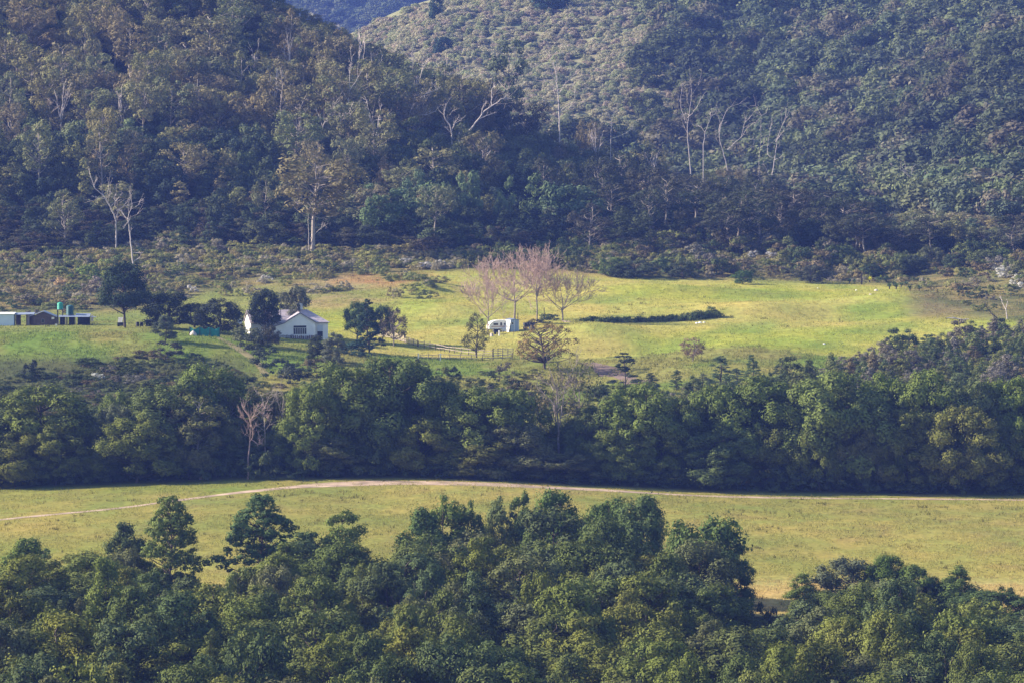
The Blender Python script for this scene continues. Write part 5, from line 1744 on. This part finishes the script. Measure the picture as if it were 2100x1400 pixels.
# dead white trees of the hill
TA, TBq, TCq, TD = Tz(640, 50, 4.515), Tz(1080, 20, 3.684), Tz(1400, 0, 3.0), Tz(150, 330, 3.5)
DEAD = [
    (TA, .30, 'upright white dead tree with raised stub arms left of the big leaning one', [[(1285, 1260), (1290, 1100), (1295, 1000), (1275, 930), (1215, 860), (1225, 800), (1240, 735)], [(1295, 990), (1320, 920), (1360, 855)], [(1310, 935), (1350, 905), (1400, 868)], [(1275, 840), (1300, 805), (1345, 785)], [(1290, 1010), (1245, 965)]]),
    (TA, .34, 'big leaning white dead tree reaching far to the upper right', [[(1350, 1260), (1375, 1120), (1430, 1010), (1530, 900), (1570, 830), (1660, 760), (1780, 680), (1850, 690)], [(1660, 760), (1665, 680), (1660, 620), (1690, 560)], [(1550, 880), (1610, 850), (1680, 825)], [(1570, 830), (1580, 770), (1610, 720)], [(1780, 680), (1810, 645)], [(1365, 1120), (1360, 1030), (1380, 955)], [(1380, 1190), (1440, 1110), (1540, 1045)]]),
    (TA, .24, 'fan shaped white dead tree below the leaning one, low on the hill', [[(1605, 1440), (1605, 1320), (1610, 1240), (1640, 1190), (1700, 1120)], [(1610, 1310), (1670, 1240), (1695, 1190), (1680, 1140)], [(1600, 1320), (1540, 1230), (1480, 1150)], [(1590, 1390), (1500, 1370), (1400, 1335)], [(1610, 1240), (1625, 1170), (1620, 1100)], [(1540, 1230), (1555, 1200), (1550, 1160)]]),
    (TA, .26, 'white dead tree with a hooked arm left of the middle of the hill', [[(555, 1310), (565, 1150), (550, 1000), (545, 880), (520, 820), (430, 785)], [(550, 930), (580, 880), (640, 890), (690, 860), (720, 810)], [(570, 1100), (600, 1000), (615, 900), (640, 740)], [(555, 1150), (510, 1110), (470, 1075)], [(545, 880), (500, 700), (490, 680)], [(600, 970), (635, 955)]]),
    (TA, .22, 'short white dead tree with brush like branches under the tall thin gum', [[(85, 1190), (90, 1050), (95, 940), (150, 870), (190, 810), (215, 740)], [(95, 940), (70, 860), (40, 800)], [(110, 915), (170, 880), (200, 830)], [(150, 870), (190, 760), (200, 710)]]),
    (TA, .22, 'tall slender white dead tree with an angled top', [[(330, 1110), (265, 1030), (260, 900), (300, 860), (325, 790), (335, 700), (350, 600), (400, 540), (435, 470)], [(260, 890), (250, 830), (280, 780)], [(350, 600), (345, 480), (360, 350)], [(345, 480), (370, 380), (355, 260)], [(300, 965), (360, 910), (420, 850)]]),
    (TA, .22, 'white dead tree with one long low arm pointing right', [[(885, 1060), (885, 940), (900, 890), (980, 850), (1080, 830), (1145, 805)], [(890, 870), (930, 760), (990, 690), (1060, 640), (1165, 610)], [(1165, 610), (1130, 565), (1100, 555)]]),
    (TA, .26, 'large pale dead tree climbing through brown foliage on the ridge', [[(770, 830), (800, 720), (880, 650), (950, 600), (1000, 500), (1030, 400), (1080, 330)], [(950, 600), (960, 540), (990, 480)], [(800, 720), (820, 640), (910, 570)], [(1030, 400), (980, 360), (930, 300)], [(930, 430), (935, 350), (925, 290)], [(1000, 560), (1080, 520)]]),
    (TA, .20, 'pale dead tree with level arms just left of the dark tufted tree', [[(1190, 800), (1230, 650), (1260, 590), (1330, 560), (1400, 580), (1470, 575), (1500, 545)], [(1400, 580), (1440, 605), (1470, 610)], [(1260, 590), (1350, 520), (1450, 485), (1490, 465)], [(1350, 470), (1400, 420), (1430, 390)]]),
    (TA, .16, 'thin pale dead tree with a long arm on the ridge', [[(580, 700), (600, 480), (630, 380), (650, 290)], [(590, 480), (545, 400), (525, 320), (610, 280)], [(545, 330), (480, 340)]]),
    (TA, .16, 'pale forked dead limbs rising above the ridge foliage', [[(740, 700), (800, 480), (880, 350), (900, 290)], [(790, 480), (720, 430), (680, 370)], [(740, 330), (770, 250)], [(700, 290), (670, 220)]]),
    (TBq, .34, 'tall broad armed dead tree standing out against the far hill', [[(248, 1080), (248, 880), (242, 700), (235, 590), (215, 450), (200, 380)], [(245, 770), (210, 740), (130, 720)], [(240, 700), (180, 685), (90, 685)], [(250, 770), (310, 720), (360, 700)], [(250, 775), (320, 745), (375, 715)], [(235, 590), (170, 545), (80, 535)], [(240, 640), (290, 560), (350, 500)], [(230, 560), (190, 490), (150, 440)], [(350, 700), (370, 620), (350, 570)]]),
    (TBq, .26, 'tall slim dead tree with upright branches on the falling ridge', [[(1240, 1270), (1230, 1100), (1210, 900), (1240, 720), (1250, 600)], [(1210, 860), (1165, 790)], [(1215, 820), (1270, 760), (1320, 670)], [(1200, 860), (1160, 700), (1175, 590)]]),
    (TBq, .16, 'small forked dead tree between the tall slim one and the V shaped one', [[(1335, 1050), (1350, 920), (1380, 840), (1410, 780)], [(1350, 935), (1310, 880), (1270, 880)], [(1385, 840), (1390, 790)]]),
    (TBq, .28, 'V shaped dead tree with a long arm leaning right on the ridge', [[(1535, 1370), (1515, 1180), (1475, 1040), (1450, 930), (1480, 830), (1520, 740)], [(1520, 1060), (1580, 1000), (1620, 970), (1650, 850), (1700, 800)], [(1620, 970), (1680, 880), (1730, 850)], [(1610, 985), (1740, 985)], [(1450, 930), (1460, 860), (1500, 860)]]),
    (TBq, .28, 'many branched dead tree at the low end of the ridge', [[(1830, 1400), (1865, 1180), (1890, 1030), (1900, 940), (1950, 840)], [(1865, 1120), (1815, 1100), (1825, 1000), (1855, 830)], [(1880, 1000), (1940, 920)], [(1870, 1140), (1940, 1110)], [(1830, 1030), (1870, 990), (1920, 950)], [(1830, 1250), (1790, 1160)], [(1650, 1020), (1720, 1045)]]),
    (TBq, .14, 'faint dead stem with one arm curving right in the gully', [[(635, 1060), (635, 950), (645, 830), (670, 760)], [(640, 975), (740, 940), (810, 890)]]),
    (TBq, .12, 'straight thin dead pole left of the many branched dead tree', [[(1750, 1350), (1760, 1100), (1775, 900), (1770, 800)]]),
    (TCq, .24, 'gnarled white dead tree alone below the far forest on the right', [[(1415, 1290), (1413, 1130), (1400, 1090), (1340, 1045)], [(1410, 1110), (1470, 1095), (1490, 1065)], [(1415, 1130), (1410, 1060), (1418, 1030)], [(1420, 1170), (1460, 1160)], [(1340, 1045), (1275, 1010)], [(1400, 1090), (1370, 1050)]]),
    (TCq, .14, 'dark broken snag on the ridge right of the many branched dead tree', [[(740, 1120), (765, 1000), (785, 890)], [(765, 1000), (785, 945)]]),
    (TD, .30, 'white dead trunk standing at the forest foot above the big dark evergreen', [[(440, 830), (425, 680), (410, 560), (395, 440), (390, 400), (425, 325)], [(392, 420), (345, 365)], [(430, 660), (490, 660)], [(395, 440), (370, 465)], [(440, 720), (480, 690)]]),
    (TD, .28, 'crooked white dead tree leaning left behind the white dead trunk', [[(308, 580), (308, 420), (270, 340), (230, 260), (150, 190), (125, 110), (115, 60)], [(308, 400), (330, 350), (390, 300), (410, 230)], [(310, 360), (370, 325), (470, 290)], [(300, 330), (300, 250)], [(150, 190), (160, 140)], [(230, 270), (140, 260)], [(270, 330), (340, 250)]]),
    (TD, .12, 'white limbs of the spreading brown gum showing through its crown', [[(1690, 620), (1690, 450), (1690, 350), (1730, 290)], [(1690, 370), (1760, 415), (1840, 400)], [(1690, 270), (1610, 200)], [(1690, 350), (1640, 300), (1580, 320)], [(1700, 560), (1760, 500), (1830, 450)]]),
]
for i, (T, r0, lab, lists) in enumerate(DEAD):
    bx, by = T(*lists[0][0])
    Y = gpoint(bx, min(by + 8, 545), 1090, 1440).y
    branch_tree('dead_tree', lab, 'dead tree', lists, T, Y - (16 if T in (TA, TBq) else (22 if T is TCq else 6)), r0 * (.9 if T is TA else .7), M_BARK_DARK if 'dark broken' in lab else M_BARK_DEAD, 900 + i, twigs=7)

# thin pale dead trees scattered through the upper wood
thin = []
for k in range(4):
    o = twig_tree('thin_dead_tree', 'thin pale dead tree among the gums of the wooded hill', 'dead tree', (0, 0, 0), 15, [.22, .35, .18, .28][k], 700 + k, col=M_BARK_DEAD, bark=M_BARK_DEAD, depth=3, r0=.17, first=.5, up=1.0, kids=(1, 2), fan=.38, minr=.032, length=.40, nb=3, group='thin pale dead trees of the hill')
    thin.append(o)
rt = np.random.default_rng(909)
THIN = [(600, 130), (660, 165), (735, 150), (770, 175), (805, 160), (840, 205), (868, 170), (905, 185), (935, 160), (560, 210), (620, 250), (520, 150), (250, 250), (125, 240),
        (450, 190), (1010, 230), (1090, 260), (860, 250), (700, 300), (340, 130), (400, 230), (1220, 300), (1330, 340)]
for k, (px, base) in enumerate(THIN):
    o = thin[k % 4]
    if k >= 4:
        src = o
        o = src.copy()
        COL.objects.link(o)
        for chd in src.children:
            c_ = chd.copy()
            COL.objects.link(c_)
            c_.parent = o
    Y = gpoint(px, base + 62, 1130, 1420).y - 5
    x = (px - 1050) / F * Y
    o.location = (x, Y, float(ground(x, Y)) - .5)
    o.rotation_euler = (rt.normal() * .05, rt.normal() * .08, rt.uniform(0, 6.28))
    f = rt.uniform(1.0, 1.45)
    o.scale = (f, f, f)
    CROWD_HILL.append((o, px, base - 40, 'thin pale dead tree'))

# ------------------------------------------------------------------ far hill
FAR = []
rf_ = np.random.default_rng(55)
for x, Y in spread(-260, 225, 1200, 1930, 7.0, rf_, lambda x, Y: -120 < px_of(x, Y) < 2240):
    p, r = pz(x, Y)
    if Y < 1440 and not (p > 1640 and r < 472 - max(0, 1900 - p) * .05):
        continue
    if r > 540 or p < 640 and Y < 1700:
        continue
    scr = ss(np.array(r), 470, 250) * ss(np.array(p), 1620, 1230)          # low pale scrub towards the upper left of the far hill
    if rf_.random() < scr:
        for _ in range(7):
            FAR.append((x + rf_.uniform(-3.8, 3.8), Y + rf_.uniform(-3.8, 3.8), rf_.uniform(1.0, 2.8), rf_.uniform(1.8, 4.2), 'scrub', p, r))
    else:
        f = rf_.uniform(0, 1) ** 1.3
        FAR.append((x, Y, 4 + 8 * f, 5.0 + 9.0 * f, 'tree', p, r))
FCOL = [(.070, .090, .052), (.086, .102, .058), (.060, .074, .050), (.105, .100, .070), (.094, .112, .058)]
FAR.sort(key=lambda q: q[1])
nt_ = 0


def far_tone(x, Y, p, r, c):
    f = .68 if far_dark(x, Y, p, r) else 1.0           # darker and lighter stands alternate; valley shade at right is painted in
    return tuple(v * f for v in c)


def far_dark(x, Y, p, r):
    return float(fbm(x / 55, Y / 75, 3)) > .55 or (p > 1880 and 150 < r < 400)  # last term: the valley at right, its shade put into the leaves


far_rest, far_scrub, far_deep = [], [], []
for x, Y, h, w, k, p, r in FAR:
    sil = float(np.interp(p, SIL[:, 0], SIL[:, 1]))
    seen = 0 < p < 2100 and -10 < r < sil + 90
    if k == 'tree' and seen and nt_ < 290:
        nt_ += 1
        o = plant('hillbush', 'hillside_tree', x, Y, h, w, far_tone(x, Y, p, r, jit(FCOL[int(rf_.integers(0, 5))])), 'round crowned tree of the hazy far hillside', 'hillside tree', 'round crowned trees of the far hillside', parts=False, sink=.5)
        CROWD_FAR.append((o, p, r - h * .6 / mpp(Y), 'round crowned tree'))
    elif k == 'tree':
        (far_deep if far_dark(x, Y, p, r) else far_rest).append((x, Y, h, w, 'hillbush'))
    else:
        far_scrub.append((x, Y, h, w, 'hillbush'))
plant('hillbush', 'hillside_tree', (1704 - 1050) / F * 1640, 1640, 10, 4.5, (.15, .17, .055), 'yellow green creeper covered tree on the far hillside', 'hillside tree', parts=False)
for px, base, top, w, lab in [(1130, 22, -30, 60, 'dark clump of trees at the top edge of the far hill'), (892, 40, -20, 26, 'dark pointed tree near the top left of the far hill'), (905, 112, 78, 40, 'dark bushy tree low on the left of the far hill')]:
    g = gpoint(px, base, 1500, 2050)
    tree_px('hillbush', 'hillside_tree', px, g.y, top, w, (.03, .05, .04), lab, 'hillside tree', parts=False)
print('far', nt_, len(far_rest), len(far_scrub))


# the labels of the crowds: counted from the landmark nearest to each tree in the view
ORD = ['nearest', 'second', 'third', 'fourth', 'fifth', 'sixth', 'seventh', 'eighth', 'ninth', 'tenth', 'eleventh', 'twelfth', 'thirteenth', 'fourteenth', 'fifteenth', 'sixteenth', 'seventeenth', 'eighteenth', 'nineteenth', 'twentieth']


def relabel(crowd, marks):
    bins = {}
    for o, p, r, what in crowd:
        if not (-30 < p < 2130 and -40 < r < 1440):
            continue
        m = min(marks, key=lambda q: (q[0] - p) ** 2 + (q[1] - r) ** 2)
        dx, dy = p - m[0], r - m[1]
        a = math.degrees(math.atan2(-dy, dx)) % 360
        w = ['right of', 'above right of', 'above', 'above left of', 'left of', 'below left of', 'below', 'below right of'][int((a + 22.5) // 45) % 8]
        bins.setdefault((m[2], w, what), []).append((math.hypot(dx, dy), o))
    for (mk, w, what), L_ in bins.items():
        L_.sort(key=lambda q: q[0])
        for i, (_d, o) in enumerate(L_[:20]):
            while len(('%s %s %s the %s' % (ORD[i], what, w, mk)).split()) > 16 or (len(L_) == 1 and len(('only %s directly %s the %s' % (what, w, mk)).split()) > 16):
                what = what.split(' ', 1)[1]
            o['label'] = ('%s %s %s the %s' % (ORD[i], what, w, mk)) if len(L_) > 1 else ('only %s directly %s the %s' % (what, w, mk))


relabel(CROWD_FG, [(350, 1090, 'tall airy tree'), (525, 1090, 'dark conical tree'), (706, 1090, 'lone slender field edge wattle'), (870, 1110, 'branchy wattle at the wood edge'), (1072, 1040, 'narrow pointed tree'),
                   (1225, 1120, 'domed olive wattle'), (1440, 1150, 'largest layered wattle'), (1745, 1190, 'fine leaved grey dome'), (1968, 1200, 'wattle against tan grass'), (855, 1280, 'leafless sapling'),
                   (425, 1260, 'blue green young pine'), (50, 1150, 'olive wattle at left'), (100, 1340, 'bottom left corner'), (2000, 1360, 'bottom right corner'), (1250, 1390, 'middle of the bottom edge'), (620, 1390, 'bottom edge left part'), (1600, 1370, 'bottom edge right part')])
relabel(CROWD_BELT, [(85, 860, 'broad dark left end tree'), (235, 880, 'silvery tree in the belt'), (345, 860, 'rounded dark belt tree'), (515, 900, 'leafless pinkish belt tree'), (635, 850, 'bright olive belt tree'), (715, 820, 'stacked billow belt tree'),
                     (810, 820, 'tallest darkest belt tree'), (990, 860, 'belt tree below the paddock'), (1150, 800, 'half bare gum'), (1310, 850, 'bright green belt tree'), (1470, 860, 'yellow green belt crown'), (1570, 850, 'square topped belt tree'),
                     (1715, 850, 'widest rounded belt tree'), (1905, 850, 'bright topped belt tree'), (2075, 850, 'yellow green end tree')])
relabel(CROWD_SCRUB, [(60, 755, 'dark upright heath bush'), (200, 770, 'pale flowering heath bush'), (338, 700, 'small mound tree'), (565, 755, 'largest dark lawn shrub'), (858, 738, 'white gate post'), (1052, 735, 'pale railed paddock corner'), (1283, 760, 'dark tiered conifer'),
                      (1478, 760, 'bluish young pine'), (1601, 760, 'dark young pine'), (2025, 640, 'dark bent dead stem'), (1965, 655, 'pale fallen log'), (1750, 740, 'lower middle of the right scrub'), (2080, 740, 'right edge above the belt'), (118, 580, 'pale orange bush'), (255, 600, 'big dark evergreen'),
                      (60, 540, 'left edge above the sheds'), (400, 560, 'slope above the yard trees'), (604, 600, 'house chimney tree'), (700, 560, 'reddish grass patch'), (1055, 530, 'tallest bare tree'), (1300, 550, 'dark wedge bush'), (1524, 570, 'bright green ball bush'), (1662, 560, 'greyish ball bush'),
                      (1787, 556, 'bush near the yellow flowers'), (2040, 570, 'white flowering bushes'), (1890, 580, 'rosette plants')])
relabel(CROWD_HILL, [(920, 230, 'stub armed dead tree'), (990, 230, 'big leaning dead tree'), (995, 330, 'fan shaped dead tree'), (765, 270, 'hook armed dead tree'), (660, 260, 'brush topped dead tree'), (715, 200, 'angle topped dead tree'),
                     (1146, 200, 'broad armed dead tree'), (1410, 270, 'upright slim dead tree'), (1490, 300, 'V shaped dead tree'), (1580, 320, 'many branched dead tree'), (1873, 380, 'gnarled lone dead tree'), (272, 490, 'white trunk at forest foot'),
                     (235, 420, 'crooked dead tree'), (640, 400, 'spreading brown gum'), (385, 280, 'pale bushy gum'), (580, 190, 'tall thin crowned gum'), (430, 60, 'flat topped gum'), (1080, 260, 'yellowish young gum'), (60, 60, 'top left corner'),
                     (60, 300, 'left edge under the corner'), (180, 180, 'upper left wood centre'), (1250, 450, 'gully foot'), (2030, 470, 'white flowering bushes'), (840, 430, 'sunlit foot trees')])
relabel(CROWD_FAR, [(1704, 95, 'yellow green creeper tree'), (1410, 230, 'upright slim dead tree'), (1580, 270, 'many branched dead tree'), (1873, 350, 'gnarled lone dead tree'), (2080, 60, 'top right corner'), (2080, 380, 'tall gums at right'),
                    (1950, 210, 'dark valley at right'), (1740, 280, 'hill shoulder under the creeper tree'), (1300, 200, 'pale scrub edge'), (1146, 140, 'broad armed dead tree')])


# masses beyond the counted trees: instanced copies of the same crowns, one object each
def mass(name, pts, kind, ramp, label_mat):
    mat = leaf_mat(label_mat, .25, ramp)
    src = bpy.data.collections.new(name + '_sources')
    pr = PROTO[kind]
    for i, (crown, _t, H, R) in enumerate(pr):
        me = crown.copy()
        me.name = '%s_crown_%d' % (name, i)
        me.materials[0] = mat
        so = bpy.data.objects.new('%s_source_%02d' % (name, i), me)
        src.objects.link(so)
    rg_ = np.random.default_rng(hash_seed(name))
    n = len(pts)
    P = np.array([(x, Y, float(ground(x, Y)) - .4) for x, Y, *_ in pts])
    idx = rg_.integers(0, len(pr), n)
    S = np.array([(w / (2 * pr[i][3]), w / (2 * pr[i][3]), h / pr[i][2]) for (x, Y, h, w, *_), i in zip(pts, idx)])
    me = bpy.data.meshes.new(name)
    me.vertices.add(n)
    me.vertices.foreach_set('co', P.astype(np.float32).ravel())
    a = me.attributes.new('inst_scale', 'FLOAT_VECTOR', 'POINT')
    a.data.foreach_set('vector', S.astype(np.float32).ravel())
    a = me.attributes.new('inst_turn', 'FLOAT_VECTOR', 'POINT')
    rot = np.zeros((n, 3), np.float32)
    rot[:, 2] = rg_.uniform(0, 6.28, n)
    a.data.foreach_set('vector', rot.ravel())
    a = me.attributes.new('inst_pick', 'INT', 'POINT')
    a.data.foreach_set('value', idx.astype(np.int32))
    me.update()
    o = tag(link(name, me), kind='stuff')
    ng = bpy.data.node_groups.new(name + '_scatter', 'GeometryNodeTree')
    ng.interface.new_socket('Geometry', in_out='INPUT', socket_type='NodeSocketGeometry')
    ng.interface.new_socket('Geometry', in_out='OUTPUT', socket_type='NodeSocketGeometry')
    N, L = ng.nodes, ng.links
    gi, go = N.new('NodeGroupInput'), N.new('NodeGroupOutput')
    ci = N.new('GeometryNodeCollectionInfo')
    ci.inputs['Collection'].default_value = src
    ci.inputs['Separate Children'].default_value = True
    ci.inputs['Reset Children'].default_value = True
    ip = N.new('GeometryNodeInstanceOnPoints')
    ip.inputs['Pick Instance'].default_value = True

    def named(nm, ty):
        x = N.new('GeometryNodeInputNamedAttribute')
        x.data_type = ty
        x.inputs['Name'].default_value = nm
        return [s for s in x.outputs if s.enabled][0]
    L.new(gi.outputs[0], ip.inputs['Points'])
    L.new(ci.outputs[0], ip.inputs['Instance'])
    L.new(named('inst_pick', 'INT'), ip.inputs['Instance Index'])
    L.new(named('inst_turn', 'FLOAT_VECTOR'), ip.inputs['Rotation'])
    L.new(named('inst_scale', 'FLOAT_VECTOR'), ip.inputs['Scale'])
    L.new(ip.outputs[0], go.inputs[0])
    md = o.modifiers.new('scatter', 'NODES')
    md.node_group = ng
    return o


for kind, nm, lab in (('gum', 'gum_forest', 'gum_ramp'), ('regrowth', 'young_forest', 'young_ramp'), ('forest', 'dark_forest', 'dark_ramp')):
    sub = [q for q in late if q[4] == kind]
    if sub:
        mass(nm, sub, kind, HCOL[kind], lab)
mass('far_forest', far_rest, 'hillbush', FCOL, 'far_ramp')
mass('dark_far_forest', far_deep, 'hillbush', [tuple(v * .66 for v in c) for c in FCOL], 'far_deep_ramp')  # darker stands, and the painted shade of the right valley
mass('far_scrub', far_scrub, 'hillbush', [(.26, .245, .175), (.23, .23, .15), (.26, .22, .19), (.21, .23, .135), (.28, .26, .20), (.16, .175, .12)], 'scrub_ramp')
# undergrowth between the forest trees of the wooded hill
und = []
for x, Y in spread(-135, 130, 1120, 1330, 4.6, rh, lambda x, Y: -60 < px_of(x, Y) < 2180):
    p, r = pz(x, Y)
    if r > np.interp(p, SIL[:, 0], SIL[:, 1]) + 30 and r < 520 and Y > 1128 + 46 * float(fbm(x / 15, 3.7, 2)) - 8:
        und.append((x, Y, rh.uniform(2, 5), rh.uniform(4, 7), 'forest'))
mass('undergrowth', und, 'forest', [(.045, .055, .036), (.055, .055, .036), (.04, .05, .036), (.06, .052, .04)], 'under_ramp')
scr_pts = [(x, Y, rh.uniform(.6, 2.2), rh.uniform(1.6, 4.2), 'shrub') for x, Y in spread(-118, 128, 1040, 1200, 2.7, rh, lambda x, Y: -60 < px_of(x, Y) < 2170)
           if far_keep(x, Y) and not (px_of(x, Y) > 1850 and pz(x, Y)[1] > 540 and rh.random() < .72) and rh.random() < (.8 if pz(x, Y)[1] < 560 else .4)
           or (430 < px_of(x, Y) < 900 and 555 < pz(x, Y)[1] < 640 and fbm(x / 6, Y / 9, 2) > .56 and rh.random() < .45)]
mass('scrub', scr_pts, 'shrub', [(.13, .145, .055), (.17, .155, .075), (.20, .17, .09), (.085, .10, .045), (.19, .19, .075), (.21, .19, .15)], 'scrub_low_ramp')
mnt = [(x, Y, 10, 14, 'hillbush') for x, Y in spread(-190, 40, 2800, 3900, 13, rf_, lambda x, Y: 540 < px_of(x, Y) < 930)]
mass('mountain_forest', mnt, 'hillbush', FCOL[:3], 'mount_ramp')


# grass: single blades, one object per meadow
def grass(name, pts_fn, n, hgt, wid, gain, seed):
    rg_ = np.random.default_rng(seed)
    x, Y = pts_fn(rg_, n)
    z = ground(x, Y)
    n = len(x)
    h = hgt * rg_.uniform(.5, 1.5, n)
    a = rg_.uniform(0, 6.283, n)
    w = wid * rg_.uniform(.6, 1.4, n)
    dx, dy = np.cos(a) * w, np.sin(a) * w
    lx, ly = rg_.normal(0, .35, n) * h, rg_.normal(0, .35, n) * h
    V = np.stack([np.stack([x - dx, Y - dy, z - .03], -1), np.stack([x + dx, Y + dy, z - .03], -1), np.stack([x + lx, Y + ly, z + h], -1)], 1).reshape(-1, 3)
    me = fast_mesh(name, V, np.arange(3 * n).reshape(n, 3), M_GRASS)
    c = ground_color(x, Y) * gain * rg_.uniform(.75, 1.25, n)[:, None]
    ca = me.attributes.new('blade', 'FLOAT_VECTOR', 'FACE')
    ca.data.foreach_set('vector', c.astype(np.float32).ravel())
    return tag(link(name, me), kind='stuff')


M_GRASS, nt, out = new_mat('grass_blades')
a_ = nt.nodes.new('ShaderNodeAttribute')
a_.attribute_name = 'blade'
d_ = nt.nodes.new('ShaderNodeBsdfDiffuse')
t_ = nt.nodes.new('ShaderNodeBsdfTranslucent')
mx_ = nt.nodes.new('ShaderNodeMixShader')
mx_.inputs[0].default_value = .4
nt.links.new(a_.outputs['Vector'], d_.inputs['Color'])
nt.links.new(a_.outputs['Vector'], t_.inputs['Color'])
nt.links.new(d_.outputs[0], mx_.inputs[1])
nt.links.new(t_.outputs[0], mx_.inputs[2])
nt.links.new(mx_.outputs[0], out.inputs['Surface'])


def strip_pts(ya, yb, keep=None):
    def f(rg_, n):
        Y = ya + (yb - ya) * rg_.random(n)
        x = rg_.uniform(-.102, .102, n) * Y
        cl_ = fbm(x / 2.2, Y / 4.5, 3)
        m = cl_ > .43
        if keep is not None:
            m &= keep(x, Y)
        return x[m], Y[m]
    return f


grass('field_grass', strip_pts(598, 768), 260000, .14, .06, 1.2, 8)
grass('field_tussocks', strip_pts(598, 768, lambda x, Y: (vnoise(x / .9, Y / 1.3) > .86) & (fbm(x / 9, Y / 14, 3) > .5)), 300000, .34, .07, .62, 18)
grass('meadow_tussocks', strip_pts(905, 1120, lambda x, Y: (vnoise(x / 1.1, Y / 1.6) > .87) & (fbm(x / 12, Y / 16, 3) > .52)), 300000, .34, .08, .62, 19)
grass('meadow_grass', strip_pts(905, 1120), 240000, .17, .075, 1.15, 9)
grass('bank_grass', strip_pts(835, 930), 60000, .35, .09, 1.1, 10)

# ------------------------------------------------------------------ haze
hz, nt, out = new_mat('haze_air')
pv = nt.nodes.new('ShaderNodeVolumePrincipled')
pv.inputs['Density'].default_value = HAZE_DENSITY
pv.inputs['Color'].default_value = (*HAZE_COLOR, 1)
pv.inputs['Anisotropy'].default_value = 0.0
nt.links.new(pv.outputs[0], out.inputs['Volume'])
zmin, zmax = float(ZG.min()), float(ZG[:, (PG > -9500)].max())
hb = Boxes()
xm = float(np.abs(XG).max()) + 60
hb.box(-xm, xm, -140, float(YG.max()) + 80, zmin - 1.5, max(zmax, CAMZ) + 30)
tag(link('haze', hb.mesh('haze', hz)), kind='stuff')
